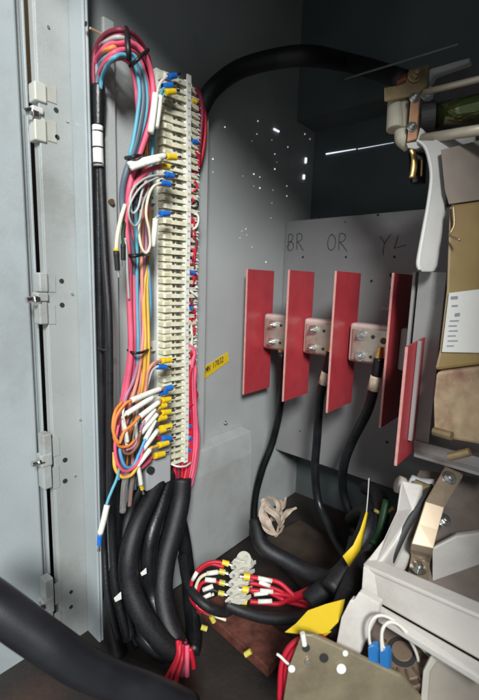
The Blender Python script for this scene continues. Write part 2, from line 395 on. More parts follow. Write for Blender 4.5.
# ---- red barriers
bar = [(248, 269, 395.5, 273, 'first red insulating barrier, narrowest, nearest the side wall'),
       (290, 270, 403, 313, 'second red insulating barrier, hiding the right end of the leftmost metal pad'),
       (337, 271, 415, 359, 'third red insulating barrier, between middle and right metal pads'),
       (394.5, 273, 431, 412, 'fourth red insulating barrier, right of the widest pad with bracket bar on its face')]
YN = .478
BX = []
for (u, v0, v1, ur, lb) in bar:
    t = PY(u, v0, YN); b = PY(u, v1, YN); X = t.x
    yw = PX(ur, 300, X).y
    root = thing('phase_barrier', lb, 'barrier', (X, YN, b.z), 'red phase barriers')
    obj('sheet', box((X-.0022, YN, b.z), (X+.0002, yw, t.z)), RED, root)
    obj('cut_edge', box((X-.0023, YN-.0012, b.z-.0001), (X+.0003, YN-.0002, t.z+.0001)), REDEDGE, root)
    BX.append(X)
root = thing('phase_barrier', 'fifth red barrier, shortest and closest, overlapping the grey box corner', 'barrier', PY(397, 466, .40), 'red phase barriers')
t = PY(408.5, 347, .40); b = PY(397, 465.5, .40); X = (t.x+b.x)/2
yw = PX(432, 300, X).y
yw = min(yw, .47)
obj('sheet', slab([Vector((X, .40, b.z)), Vector((X, yw, b.z)), Vector((X, yw, t.z+.006)), Vector((X, .40, t.z))], (-.0024, 0, 0)), RED, root)
obj('cut_edge', box((X-.0025, .3988, b.z-.0001), (X+.0001, .3998, t.z)), REDEDGE, root)
# bar piece on fourth barrier
a = PX(401, 328, BX[3]+.0012); b = PX(408, 366, BX[3]+.0012)
o = obj('bracket_bar', box((BX[3]+.0006, a.y, b.z), (BX[3]+.010, a.y+.012, a.z)), CASTP, bevel=.003)
tag(o, 'small grey rounded bar standing against the fourth red barrier', 'bracket')

# ---- bus pads
def pad(c, plan, lb, bolts, holes_, extra):
    p0 = PY(c[0], c[1], plan)
    root = thing('bus_pad', lb, 'bus pad', p0, 'bolted metal pads between the red barriers')
    P = [PY(u, v, plan) for u, v in c_poly]
    return root
pads = [((264, 313.5), (289, 319), (288, 350), (264, 348.5), 'left metal bus pad with two bolts, partly behind second red barrier', [(273, 325), (272, 342)], [(281, 325.5), (280, 343)]),
        ((304, 318), (334, 322), (332, 356), (302, 353), 'middle metal bus pad with two bolts, partly behind third red barrier', [(313, 330), (312, 348)], [(324, 331), (323, 349)]),
        ((350, 322.5), (393, 327), (390, 364), (347, 361), 'widest right metal bus pad with two bolts and brown stain', [(361.5, 335), (360, 356)], [(373, 337), (370.5, 357)])]
for k, (a, b, c, d, lb, bolts, hs) in enumerate(pads):
    YP = YN+.040
    A = PY(*a, YP); Bq = PY(*d, YP); Cq = PY(*b, YP)
    zt_, zb_ = A.z, Bq.z; x0, x1 = A.x, min(Cq.x, BX[k+1]-.004)
    x0 = max(x0, BX[k]+.002)
    root = thing('bus_pad', lb, 'bus pad', ((x0+x1)/2, YP, zb_), 'bolted metal pads between the red barriers')
    cm = obj('carrier', box((x0, YP, zb_), (x1, YP+.018, zt_)), mat('pad_carrier', (.60, .50, .46), .45, .3, var=.1, scale=40), root, bevel=.004)
    ins = .006
    obj('contact_plate', box((x0+ins, YP-.0035, zb_+ins*.5), (x1-.0008, YP-.0003, zt_-ins*1.0)), BUSBAR, root, bevel=.0015)
    for (u, v) in bolts:
        p = PY(u, v, YP-.0036)
        hexbolt('bolt', p, (0, -1, 0), .0048, STEEL, root, h=.0048)
    for (u, v) in hs:
        p = PY(u, v, YP-.0037)
        obj('bolt_hole', cyl(p, p-Vector((0, .0004, 0)), .0021 if u != 373 else .0026, 14), INK, root)
    if k == 2:
        p = PY(383.5, 341, YP-.0037); obj('bolt_hole', cyl(p, p-Vector((0, .0004, 0)), .0042, 14), mat('stain', (.10, .05, .02), .6), root)
    # support stud back to the panel
    obj('standoff', cyl(Vector(((x0+x1)/2, YP+.0185, (zt_+zb_)/2)), Vector(((x0+x1)/2, YB-.0005, (zt_+zb_)/2)), .011, 20), CASTP, root)

# ---- three power cables hanging from the pads
def cable(name, lb, pts, r, m=BLACK, cat='cable', group=None, sides=16, wob=0.):
    root = thing(name, lb, cat, pts[-1], group)
    obj('jacket', tube(pts, r, sides=sides, n=8, wob=wob), m, root, smooth=True)
    return root
g3 = 'power cables hanging below the pads'
Yk = YN+.045
pcs = [('leftmost thin power cable, dropping behind barriers to the crumpled rag', [(281.5, 352, Yk), (281, 400, Yk+.01), (273, 440, Yk+.02), (262, 470, Yk+.01), (255, 500, Yk+.01), (256, 530, Yk), (272, 553, Yk-.02), (300, 568, Yk-.04), (335, 578, Yk-.06)], 3.6, None),
       ('middle power cable with banded tag, straight drop under the middle pad', [(331, 352, Yk-.01), (326.5, 372, Yk-.01), (320, 400, Yk), (317, 440, Yk+.01), (315, 470, Yk+.01), (318, 500, Yk+.01), (326, 520, Yk), (338, 545, Yk-.02), (352, 566, Yk-.05), (366, 590, Yk-.08)], 4.2, (370, 384)),
       ('right power cable with cream tag, hanging from the widest pad', [(379, 358, Yk-.02), (376, 378, Yk-.02), (368, 410, Yk-.01), (353, 440, Yk), (344, 465, Yk), (343, 490, Yk+.01), (350, 515, Yk+.01), (357, 540, Yk), (366, 565, Yk-.03)], 4.6, (374, 389))]
for lb, L, r, tg_ in pcs:
    P3 = [PY(u, v, y) for u, v, y in L]
    R = r/F_PX*dep(P3[3])
    root = cable('power_cable', lb, P3, R, group=g3)
    l0 = P3[0]; l1 = P3[0] + (P3[0]-P3[1]).normalized()*.014
    obj('cable_lug', tube([P3[0], l1], [R*.9, R*.7], flat=.6), BRASS, root)
    if tg_:
        (u0, v0), (u1, v1) = (L[1][0]+.3, L[1][1]), (L[1][0]-3.2, L[1][1]+12)
        if lb.startswith('right'): (u0, v0), (u1, v1) = (376.6, 376), (373, 390)
        obj('cable_tag', tube([PY(u0, v0, L[1][2]), PY(u1, v1, L[1][2])], R*1.15, sides=16), mat('tag_cream', (.62, .52, .40), .5, var=.3, scale=260), root, smooth=True)
# thin vertical wire/rod behind barrier one and two ends
o = thing('wall_bolt', 'small bright bolt in the side wall below the yellow label', 'bolt', PX(225, 423, XS+.001)); hexbolt('bolt', PX(225, 423, XS+.0008), (1, 0, 0), .0022, ZINC, o, h=.002)
# ---- big arched black cable on top
P = [PX(200, 112, -.392), PX(212, 90, -.388), PX(238, 70, -.375), PX(275, 59, -.345), (PX(310, 56, -.31)), PD(345, 62, .58), PD(375, 70, .53), PD(404, 80, .46)]
r = cable('arched_cable', 'thick black cable arching across the dark top to the clamp', P, [.0100, .0108, .0115, .0120, .0112, .0100], BLACKS, sides=20)
obj('cable_lug', tube([PD(403, 80, .46), PD(410, 76, .45)], [.010, .006], flat=.6), mat('copper_rust', (.25, .08, .05), .5, .4), r)

# thin ceiling rod
o = obj('ceiling_rod', cyl(PD(345, 79, .52), PD(459, 44, .40), .0012, 8), mat('rod_dark', (.16, .17, .17), .5, .5)); tag(o, 'thin dark rod slanting below the ceiling at top right', 'rod')

# ================================================================== SWITCH MECHANISM top right
D = .42
def pslab(poly, d, th): return slab([PD(u, v, d) for u, v in poly], Vector((0, 1, 0))*th)
mech = thing('switch_mechanism', 'cast switch mechanism with rods and green tube at upper right', 'switch mechanism', PD(420, 130, D))
obj('rear_plate', pslab([(418, 84), (432, 74), (459, 66), (500, 56), (500, 150), (424, 150)], D+.035, .01), CASTG, mech, bevel=.002)
obj('upper_bracket', pslab([(413, 78), (426, 73), (431, 68), (455, 61), (470, 57), (470, 62), (434, 74.5), (430, 82), (416, 87)], D+.012, .012), CASTM, mech, bevel=.002)
obj('edge_rail', pslab([(422, 88), (432, 85), (430, 95), (424, 100), (419, 96)], D+.006, .012), CASTM, mech, bevel=.0015)
obj('tan_plate', pslab([(384, 87), (398, 85), (406, 82), (409, 69), (429, 64), (428, 86), (421, 91), (418, 95), (384, 101.5)], D, .004), TANM, mech, bevel=.001)
# lug and bolt on tan plate
hexbolt('lug_bolt', PD(414.5, 76, D-.001), -FW, .0045, TANM, mech, h=.004)
bm = bmesh.new()
add_tube(bm, [PD(395, 102, D+.012), PD(395, 130, D+.010)], [.0075, .0095, .0098, .0088], sides=20)
add_tube(bm, [PD(401, 103, D+.014), PD(401, 131, D+.014)], .0085, sides=20)
obj('moulded_clamp', bm, CLAMP, mech, smooth=False, bevel=.0015)
obj('lower_clamp', tube([PD(401, 131, D+.008), PD(402, 140, D+.008), PD(408, 149, D+.010)], [.0068, .0068, .004], sides=18), CLAMP, mech, smooth=True)
obj('copper_strip', pslab([(411, 96), (420, 95), (417, 139), (407, 142)], D-.004, .003), COPPER, mech, bevel=.0008)
for (u, v) in ((414.5, 98), (412, 127)):
    hexbolt('strip_bolt', PD(u, v, D-.0042), -FW, .0034, STEEL, mech, h=.003, sides=12)
obj('white_block', pslab([(406, 143), (417, 141), (420, 127), (424, 130), (423, 146), (416, 149), (408, 148)], D-.002, .008), CASTM, mech, bevel=.001)
# contact finger
fg = obj('contact_finger', tube([PD(411, 149, D), PD(414, 156, D), PD(414, 167, D), PD(412, 178, D)], [.0022, .003, .0034, .003], flat=.5), BRASS, mech, smooth=True)
obj('contact_holder', pslab([(408, 152), (424, 152), (423, 182), (410, 183)], D+.008, .01), W['black'], mech, bevel=.001)
obj('contact_finger', tube([PD(422, 160, D), PD(421.5, 176, D)], .0012), BRASS, mech)
# rods and tube
RODM = mat('rod_cream', (.60, .53, .42), .4, .25, var=.1, scale=60)
obj('upper_rod', cyl(PD(424, 92.5, D), PD(500, 74, D-.05), .0030, 16), RODM, mech, smooth=True)
obj('lower_rod', cyl(PD(422, 139, D-.006), PD(500, 127, D-.06), .0048, 16), RODM, mech, smooth=True)
GT = mat('green_glazed_tube', (.10, .13, .04), .12, .6, var=.3, scale=20, coat=.6)
obj('green_tube', cyl(PD(432, 117, D+.02), PD(500, 104, D-.03), .0130, 28), GT, mech, smooth=True)
obj('tube_collar', cyl(PD(421, 119, D+.02), PD(435, 116.5, D+.015), .0150, 28, .0155), mat('collar', (.05, .05, .05), .5), mech)
obj('tube_pin', cyl(PD(412, 119, D+.02), PD(423, 117, D+.02), .0018, 10), BRASS, mech)
hi = []
# curved cast arm
arm = [(416, 140), (422, 141), (428, 148), (432, 140), (470, 128), (470, 150), (460, 162), (449, 190), (441, 235), (435, 271.5), (420, 272), (417, 266), (418, 255), (427.5, 200), (431, 180), (428.5, 163), (423, 154), (415, 148)]
o = thing('cast_arm', 'curved pale grey casting arm dropping from the mechanism, rounded at its foot', 'casting', PD(426, 272, .40))
LE = [(416, 140), (424, 147), (428.5, 160), (430.5, 178), (427.3, 205), (422, 235), (417.5, 262), (419, 270)]
obj('web', pslab(LE+[(422, 272), (433, 272), (436, 266), (441, 235), (446, 200), (450, 182), (459, 160), (475, 150), (475, 127), (432, 140)], .400, .006), mat('casting_web', (.43, .425, .41), .5, .0, var=.08, scale=25, dirt=(.26, .25, .23), dirt_amt=.6), o, bevel=.0015)
bm = bmesh.new()
add_tube(bm, [PD(u+.8, v, .3985) for u, v in LE], [.0012, .0016, .0017, .0017, .0018, .0020, .0022, .0018], sides=12)
obj('rounded_edge', bm, CASTM, o, smooth=True)
# ================================================================== grey box and yellow coil body, right
YG = .452
gb = thing('grey_box_frame', 'open dark grey steel box frame right of the red barriers', 'box frame', PY(414, 449, YG))
tlb = PY(413, 272, YG); blb = PY(414, 448, YG); trb = PY(446, 272, YG)
x0, x1 = tlb.x, trb.x
z0b, z1b = blb.z, tlb.z
GBM = mat('box_paint', (.33, .325, .32), .5, var=.1, scale=18, dirt=(.13, .1, .08), dirt_amt=.6)
obj('left_side', box((x0, YG, z0b), (x0+.003, YG+.07, z1b)), GBM, gb, bevel=.0006)
obj('back', box((x0+.0032, YG+.02, z0b+.002), (x1+.08, YG+.023, z1b)), GBM, gb)
obj('front_face', box((x0+.0060, YG, z0b), (x1+.001, YG+.0015, z1b)), GBM, gb, bevel=.0006)
obj('bottom_flange', slab([PY(414, 440, YG-.002), PY(500, 463, YG-.002), PY(500, 474, YG-.002), PY(414, 449.5, YG-.002)], (0, .001, 0)), GBM, gb)
obj('bottom_shelf', slab([PY(414, 449.5, YG-.002), PY(500, 474, YG-.002), PY(500, 474, YG-.002)+Vector((0, -.012, 0)), PY(414, 449.5, YG-.002)+Vector((.004, -.012, 0))], (0, 0, -.003)), GBM, gb)
p = PY(431, 331, .40)
hexbolt('green_tipped_bolt', PX(430.5, 330, X+.0003), (1, 0, 0), .0035, mat('green_zinc', (.45, .60, .42), .3, .8), root)
obj('guide', box((X+.0006, .425, t.z-.10), (X+.004, .429, t.z+.004)), GBM, root)

ye = thing('yellow_coil_body', 'ochre yellow moulded contactor body with printed white label at right edge', 'contactor', PD(445, 430, .38))
OCH = mat('ochre_resin', (.24, .17, .065), .45, var=.12, scale=20, dirt=(.20, .10, .05), dirt_amt=.6)
obj('body', pslab([(449, 205), (520, 195), (520, 360), (434, 371), (439, 350), (446, 290)], .385, .03), OCH, ye, bevel=.003)
obj('stained_base', pslab([(436, 372), (520, 361), (520, 452), (434, 437), (433, 400)], .383, .03), mat('stained_resin', (.40, .29, .18), .6, var=.3, scale=45, dirt=(.16, .06, .04), dirt_amt=.9), ye, bevel=.003)
obj('upper_bracket', pslab([(441, 150), (520, 130), (520, 194), (449, 204), (445, 190)], .392, .02), mat('brown_grey', (.22, .18, .15), .55, var=.15), ye)
lab = obj('printed_label', pslab([(449, 293), (490, 288), (486, 353), (442, 352)], .383, .0012), mat('label_white', (.62, .61, .58), .6, var=.03), ye)
bm = bmesh.new()
for j, (v, a_, b_, w) in enumerate(((298, 451, 458, 1.5), (306, 452, 458, .8), (315, 455, 460, 1.6), (321, 450, 459, .6), (326, 449, 457, .6), (331, 449, 458, .6), (336, 448, 456, .6), (341, 448, 458, .6), (346, 447, 454, .6))):
    add_slab(bm, [PD(a_, v-w, .3825), PD(b_, v-w*1.4, .3825), PD(b_, v+w*.6, .3825), PD(a_, v+w, .3825)], FW*.0003)
wchild('fine_print', bm, mat('print_grey', (.22, .25, .30), .7), lab)
obj('hanging_spring', tube([PD(453, 205, .38), PD(454, 225, .38), PD(450, 235, .38), PD(460, 240, .37)], .0011), TANM, ye, smooth=True)
tp = obj('brass_pin', cyl(PD(434, 431, .378), PD(452, 436, .365), .0040, 16), TANM, ye)
tp = obj('brass_pin', cyl(PD(449, 457, .372), PD(470, 452, .36), .0036, 16), TANM, ye)

# ================================================================== TERMINAL STRIP
XT = XM+.0006
y0 = PX(163, 300, -.376).y; y1 = PX(194.5, 300, -.381).y
Wd = y1-y0
ztop = PX(180, 77, -.374).z; zbot = PX(179, 463, -.374).z
st = thing('terminal_strip', 'tall cream terminal block strip packed with coloured lugged wires', 'terminal strip', (XT, (y0+y1)/2, zbot))
obj('rail', box((XT, y0-.0015, zbot-.004), (XT+.006, y1+.001, ztop+.004)), WHITEP, st, bevel=.0004)
NT = 54
pt = (ztop-zbot)/NT
H = .0185
def term_mesh(kind):
    bm = bmesh.new()
    a = H*(1.06 if kind else .97)
    prof = [(0, .006), (a*.80, 0), (a*.90, .04), (a*.86, .20), (a*1.0, .38), (a*1.04, .50), (a*1.1, .56), (a*1.1, .66), (a*.92, .69), (a*.86, .80), (a*.80, .97), (a*.74, 1.), (0, 1.)]
    prof = [(.0062 if i in (0, 12) else x, y*Wd if i else 0) for i, (x, y) in enumerate(prof)]
    th = pt*(.56 if kind else .44)
    add_slab(bm, [Vector((x, y, pt*.08)) for x, y in prof], (0, 0, th))
    # lower body between ribs
    prof2 = [(.0064, .03), (H*.70, .03), (H*.76, .14), (H*.76, .36), (H*.84, .42), (H*.80, .50), (H*.98, .56), (H*.98, .66), (H*.70, .70), (H*.55, .82), (H*.5, .97), (.0064, .97)]
    add_slab(bm, [Vector((x, y*Wd, pt*.08+th)) for x, y in prof2], (0, 0, pt*.96-th))
    me = bpy.data.meshes.new('terminal'); bmesh.ops.recalc_face_normals(bm, faces=bm.faces); bm.to_mesh(me); bm.free(); me.materials.append(CREAM); return me
TM = [term_mesh(0), term_mesh(1)]
def small(meshbm, m, nm):
    me = bpy.data.meshes.new(nm); bmesh.ops.recalc_face_normals(meshbm, faces=meshbm.faces); meshbm.to_mesh(meshbm and me); meshbm.free(); me.materials.append(m); return me
bm = bmesh.new()
add_tube(bm, [Vector((H*.55, Wd*.28, pt*.78)), Vector((H*.86, Wd*.28, pt*.78))], pt*.22, sides=12)
add_box(bm, (H*.5, Wd*.36, pt*.60), (H*.94, Wd*.50, pt*.94))
SC1 = small(bm, ZINC, 'screw')
bm = bmesh.new()
add_tube(bm, [Vector((H*.5, Wd*.84, pt*.68)), Vector((H*.70, Wd*.84, pt*.68))], pt*.27, sides=12)
SC2 = small(bm, ZINC, 'screw')
bm = bmesh.new()
add_box(bm, (H*.45, Wd*.72, pt*.5), (H*.84, Wd*1.03, pt*.60)); add_box(bm, (H*.45, Wd*.985, pt*.1), (H*.70, Wd*1.04, pt*.9))
TEETH = small(bm, WHITEP, 'side_tooth')
for i in range(NT):
    k = i % 2
    t_ = bpy.data.objects.new('terminal', TM[k]); C.objects.link(t_); t_.parent = st
    t_.matrix_parent_inverse = Matrix.Translation(-LOC[st.name]); t_.location = (XT+random.uniform(-.0004, .0004), y0+random.uniform(-.0003, .0003), zbot+i*pt)
    for me in (SC1, SC2, TEETH):
        s = bpy.data.objects.new(me.name, me); C.objects.link(s); s.parent = t_
# marker strip: slightly bowed ribbon
ms = []
for i in range(24):
    z = zbot-.001 + (ztop-zbot+.006)*i/23
    ms.append((z, .60+.015*math.sin(i*.5)))
bm = bmesh.new()
for (z, f), (z2, f2) in zip(ms[:-1], ms[1:]):
    add_slab(bm, [Vector((XT+H*1.16, y0+Wd*(f-.055), z)), Vector((XT+H*1.16, y0+Wd*(f+.055), z)), Vector((XT+H*1.16, y0+Wd*(f2+.055), z2)), Vector((XT+H*1.16, y0+Wd*(f2-.055), z2))], (-.0016, 0, 0))
mk = obj('marker_strip', bm, WHITEP, st)
bm = bmesh.new()
for i in range(NT):
    z = zbot+(i+.45)*pt; j = min(int((z-ms[0][0])/((ms[-1][0]-ms[0][0])/23)), 22); f = ms[j][1]
    yy = y0+Wd*f
    add_box(bm, (XT+H*1.16+.0001, yy-Wd*.03, z-.0008), (XT+H*1.16+.0004, yy-Wd*.008, z+.0008))
    add_box(bm, (XT+H*1.16+.0001, yy+Wd*.004, z-.0009), (XT+H*1.16+.0004, yy+Wd*.03, z+.0007))
wchild('printed_numbers', bm, mat('print_dark', (.30, .30, .30), .7), mk)
# end bracket below the strip (grey box)
eb = thing('relay_box', 'small pale grey box under the left end of the terminal strip', 'box', PX(160, 480, -.385))
zt2 = PX(158, 446, -.372).z; zb2 = PX(158, 484, -.372).z
ya2 = PX(143, 460, -.372).y; yb2 = PX(168, 460, -.372).y
obj('case', box((XM+.0005, ya2, zb2), (-.366, yb2, zt2)), mat('box_grey', (.42, .43, .45), .5, var=.05), eb, bevel=.002)
p = PX(150, 470, -.3655); obj('knob', cyl(p-Vector((.001, 0, 0)), p+Vector((.003, 0, 0)), .0045, 14), INK, eb)

# ================================================================== WIRES
def lugpart(root, a, b, c, col, r=3.0):
    A = PX(a[0], a[1], c); B = PX(b[0], b[1], c); R = r/F_PX*dep(A); d = (B-A).normalized()
    L = obj('lug_sleeve', tube([A, A+(B-A)*.18, A+(B-A)*.3, B], [R*1.0, R*1.08, R*1.0, R*.92], sides=14, smoothpath=False), LUG[col], root, smooth=False, bevel=R*.12)
    tng = bmesh.new()
    add_tube(tng, [B, B+d*.0022, B+d*.0065], [R*.55, R*.6, R*.75], sides=10, flat=.35, smoothpath=False)
    wchild('ring_tongue', tng, STEEL, L)
def sleevepart(root, a, b, c, r=3.0):
    A = PX(a[0], a[1], c); B = PX(b[0], b[1], c); R = r/F_PX*dep(A)
    obj('marker_sleeve', tube([A, (A+B)/2+Vector((.0006, 0, .0004)), B], R, sides=14), SLEEVE, root, smooth=True)
def wire(lb, col, L, r, lugs=(), sleeves=(), name='wire', group=None, cat='wire', m=None):
    P3 = pts3(L); R = r*(.9 if r > 2 else 1)/F_PX*dep(P3[len(P3)//2])
    root = thing(name, lb, cat, P3[0], group)
    obj('insulation', tube(P3, R, sides=10, n=8), m or W[col], root, smooth=True)
    for a, b, c, k, *rr in lugs: lugpart(root, a, b, c, k, *(rr or ()))
    for a, b, c, *rr in sleeves: sleevepart(root, a, b, c, *(rr or ()))
    return root
X0 = -.355
gA = 'long wires arching over from the black sleeve'
# outer to inner arch wires: leave the black sleeve at left, go over, down the bundle
wire('dark red outermost wire of the arch, in deep shade', 'darkred', [(95.55, 99, -0.386), (93.5, 75, -0.388), (95.2, 52, -0.388), (104, 36, -0.3739), (120, 30, -0.355), (136, 37, -0.359), (147, 55, -0.365), (153, 85, -0.369), (152, 118, -0.369), (143, 150, -0.365), (139, 180, -0.37), (141, 230, -0.376), (142, 300, -0.376), (141, 350, -0.372), (136, 400, -0.376), (133, 450, -0.378)], 2.6, group=gA)
wire('maroon wire just inside the outermost arch wire', 'darkred', [(96.25, 99, -0.386), (94.2, 78, -0.388), (96.0, 57, -0.388), (106, 42, -0.3691), (120, 36, -0.351), (133, 42, -0.355), (143, 60, -0.359), (149, 88, -0.363), (148, 118, -0.363), (140, 152, -0.359), (134, 185, -0.365), (136, 240, -0.372), (138, 300, -0.372), (137, 350, -0.368), (128, 392, -0.37), (119, 425, -0.37)], 2.5, group=gA)
wire('thick pink wire on the outer right of the arch', 'pink', [(96.6, 99, -0.386), (94.5, 82, -0.388), (96, 62, -0.388), (107, 47, -0.3642), (121, 42, -0.349), (136, 46, -0.351), (146, 58, -0.351), (152, 78, -0.355), (153, 105, -0.355), (147, 132, -0.355), (139, 155, -0.355), (133, 172, -0.355), (129, 190, -0.355), (127, 215, -0.362), (129, 255, -0.362), (129.5, 300, -0.362), (131, 350, -0.358), (127, 385, -0.362), (121, 412, -0.362), (115, 440, -0.362), (114, 462, -0.362)], 3.2, group=gA)
wire('second pink wire, running beside the thick pink one', 'pink', [(98.7, 99, -0.386), (97, 92, -0.388), (98.5, 78, -0.3865), (104, 64, -0.3704), (113, 54, -0.347), (124, 50, -0.349), (136, 53, -0.355), (143, 68, -0.358), (148, 95, -0.358), (143, 128, -0.358), (136, 152, -0.358), (130, 172, -0.359), (127, 196, -0.366), (132, 240, -0.368), (134, 300, -0.366), (134, 350, -0.362), (131, 380, -0.366), (122, 420, -0.366), (118, 450, -0.366), (124, 470, -0.362), (140, 466, -0.36), (152, 457, -0.362)], 2.8,
     lugs=[((154, 456), (164, 453.5), -.36, 'yellow', 3.3)], group=gA)
wire('cyan wire on the outer side of the arch beside the pink', 'cyan', [(96.95, 99, -0.386), (94.9, 86, -0.388), (99, 66, -0.3854), (109, 56, -0.3597), (121, 53, -0.352), (133, 55, -0.352), (140, 66, -0.352), (146, 85, -0.353), (146, 112, -0.354), (139, 140, -0.355), (134, 158, -0.355), (133, 180, -0.372), (135, 230, -0.37), (137, 300, -0.37), (138, 350, -0.366), (136, 385, -0.37), (128, 430, -0.37), (121, 470, -0.368), (118, 480, -0.365)], 2.3, group=gA)
wire('slate wire between two cyan wires of the arch', 'slate', [(97.65, 99, -0.386), (95.6, 90, -0.388), (101, 70, -0.3809), (112, 59, -0.355), (124, 57, -0.355), (134, 62, -0.353), (141, 78, -0.352), (143, 100, -0.352), (139, 128, -0.353), (133, 152, -0.353), (125, 176, -0.355), (122, 198, -0.36), (125, 225, -0.36), (133, 252, -0.362), (134, 300, -0.372), (136, 350, -0.368), (140, 400, -0.372), (138, 440, -0.372)], 3.4, group=gA)
wire('bright cyan innermost wire, clearest inside the arch', 'cyan', [(99.925, 99, -0.386), (100.5, 90, -0.38), (102, 78, -0.3751), (107, 66, -0.3591), (114, 58, -0.343), (122, 55, -0.345), (130, 58, -0.347), (136, 70, -0.349), (139.5, 92, -0.349), (137, 118, -0.351), (133, 142, -0.352), (130, 158, -0.354), (133, 180, -0.368), (136.5, 230, -0.364), (137, 300, -0.364), (138, 348, -0.36), (135, 390, -0.364), (126, 425, -0.362), (121, 450, -0.36), (124, 466, -0.358), (132, 470, -0.356), (141, 462, -0.356), (148, 450, -0.358)], 2.2, group=gA,
     sleeves=[((141, 452), (158, 430), -.354, 2.6)], lugs=[((160, 428.5), (171, 426), -.358, 'yellow')])
wire('pink innermost wire, inside the right leg of the arch', 'pink', [(98.525, 99, -0.386), (96.5, 93, -0.388), (98, 80, -0.388), (103, 68, -0.3723), (111, 59, -0.3481), (121, 58, -0.351), (129, 63, -0.351), (133, 72, -0.352), (136, 88, -0.355), (137, 100, -0.357), (139, 125, -0.365), (143, 150, -0.37), (147, 190, -0.374), (146, 240, -0.372), (140, 300, -0.374), (139, 350, -0.37), (143, 390, -0.374), (145, 430, -0.376)], 2.4, group=gA)
wire('orange wire peeking out low in the left of the arch', 'orange', [(97.3, 99, -0.386), (95.2, 72, -0.388), (96, 62, -0.388), (101, 54, -0.379), (109, 49, -0.3574), (122, 47, -0.355), (134, 60, -0.363), (141, 85, -0.367), (146, 110, -0.37), (149, 150, -0.378), (148, 190, -0.376), (148, 240, -0.376), (145, 300, -0.374), (145, 350, -0.37), (142, 390, -0.374), (134, 420, -0.372), (128, 440, -0.37)], 2.2, group=gA)
wire('grey wire on the crown of the arch', 'grey', [(96.95, 99, -0.386), (94.9, 70, -0.388), (98, 50, -0.388), (110, 40, -0.358), (122, 38, -0.347), (138, 48, -0.361), (148, 75, -0.367), (149, 110, -0.372), (143, 140, -0.375), (140, 170, -0.376), (139, 230, -0.378), (132, 300, -0.376), (133, 360, -0.374), (139, 420, -0.378)], 2.2, group=gA)
gB = 'wires running down the middle bundle'
wire('yellow wire in the lower middle of the bundle', 'yellow', [(146, 120, -.384), (147, 180, -.38), (149, 240, -.372), (144, 290, -.362), (145, 330, -.36), (145, 350, -.357), (144, 372, -.36), (140, 395, -.366), (133, 420, -.37)], 2.0, group=gB)
wire('second yellow wire, right beside the first in the bundle', 'yellow', [(148, 160, -.384), (149, 220, -.378), (147, 280, -.364), (148, 320, -.362), (148.5, 350, -.358), (147, 378, -.36), (143, 402, -.368), (141, 430, -.372)], 1.9, group=gB)
wire('blue wire on the right edge of the bundle', 'blue', [(152, 140, -.372), (151, 170, -.376), (149, 200, -.38), (146, 240, -.374), (148, 270, -.366), (150, 300, -.364), (149, 325, -.37), (147, 350, -.374), (142, 400, -.378)], 2.3, group=gB)
wire('salmon wire mid bundle, between pink and blue', 'salmon', [(142, 165, -.372), (143, 200, -.370), (142, 240, -.366), (142, 280, -.362), (143, 320, -.362), (142, 350, -.358), (137, 380, -.362), (131, 402, -.362), (126, 425, -.362)], 1.9, group=gB)
wire('violet wire mid bundle fading behind the tie', 'violet', [(145, 210, -.372), (146, 250, -.366), (140, 300, -.364), (140, 350, -.36), (134, 378, -.362), (126, 396, -.360), (122, 415, -.360)], 2.0, group=gB)
wire('white wire threading down behind the bundle', 'white', [(138, 175, -.378), (143, 215, -.376), (139, 270, -.374), (138, 330, -.372), (137, 370, -.370), (139, 400, -.368), (136, 420, -.366), (137, 445, -.366)], 1.7, group=gB)
for i, (col, dx) in enumerate((('pink', -6), ('white', -3), ('blue', -1), ('orange', 1), ('salmon', 3), ('grey', 5), ('darkred', 7), ('cyan', 8))):
    nm_ = {'pink': 'thin pink', 'white': 'thin off-white', 'blue': 'thin blue', 'orange': 'thin orange', 'salmon': 'thin salmon', 'grey': 'thin grey', 'darkred': 'thin maroon', 'cyan': 'thin cyan'}[col]
    r_ = lambda a: random.uniform(-a, a)
    wire(nm_+' wire, loosely fanning out below the lowest black tie of the bundle', col, [(139+dx*.6, 262, -.372), (139+dx+r_(1), 300, -.37+r_(.003)), (139+dx*.8, 349, -.366), (138+dx+r_(2), 378, -.366+r_(.004)), (132+dx*1.3+r_(3), 405, -.366), (127+dx*1.4+r_(3), 435, -.368), (126+dx*1.2+r_(3), 462+r_(10), -.37), (128+dx+r_(3), 486+r_(8), -.372)], 1.05, group=gB)
# fallen loops, bottom left of strip
gC = 'lugged wires on the left of the strip'
wire('blue lugged wire at the very top with slack white sleeve', 'white', [(167, 76, -.362), (161, 82, -.36), (157, 92, -.358), (155, 110, -.358), (152, 130, -.358)], 1.5, lugs=[((168, 77), (176, 75.5), -.366, 'blue', 3.0)], sleeves=[((155.5, 94), (150.5, 133), -.350, 3.3)], group=gC)
wire('cyan wire with second blue lug down, sleeved white', 'cyan', [(165, 87, -.362), (160, 95, -.36), (157, 120, -.36), (153.5, 137, -.362), (152, 160, -.366), (150, 180, -.372)], 1.5, lugs=[((163, 87), (172, 85), -.362, 'blue', 3.2)], sleeves=[((160, 96), (156, 128), -.352, 2.9)], group=gC)
wire('short teal wire with the topmost yellow lug', 'cyan', [(166, 93, -.362), (162, 97, -.362), (160.5, 108, -.364), (159, 120, -.368)], 1.4, lugs=[((165, 92.5), (175, 91.5), -.36, 'yellow', 3.2)], group=gC)
wire('yellow lug with long white sleeve pointing left across bundle', 'cream', [(166, 157, -.352), (155, 158, -.350), (142, 161, -.348), (134, 164, -.348)], 2.0, lugs=[((166, 156.5), (176, 157.5), -.356, 'yellow', 3.3)], sleeves=[((129, 165), (165, 156), -.347, 3.4), ((131, 168.5), (160, 160), -.344, 2.4)], group=gC)
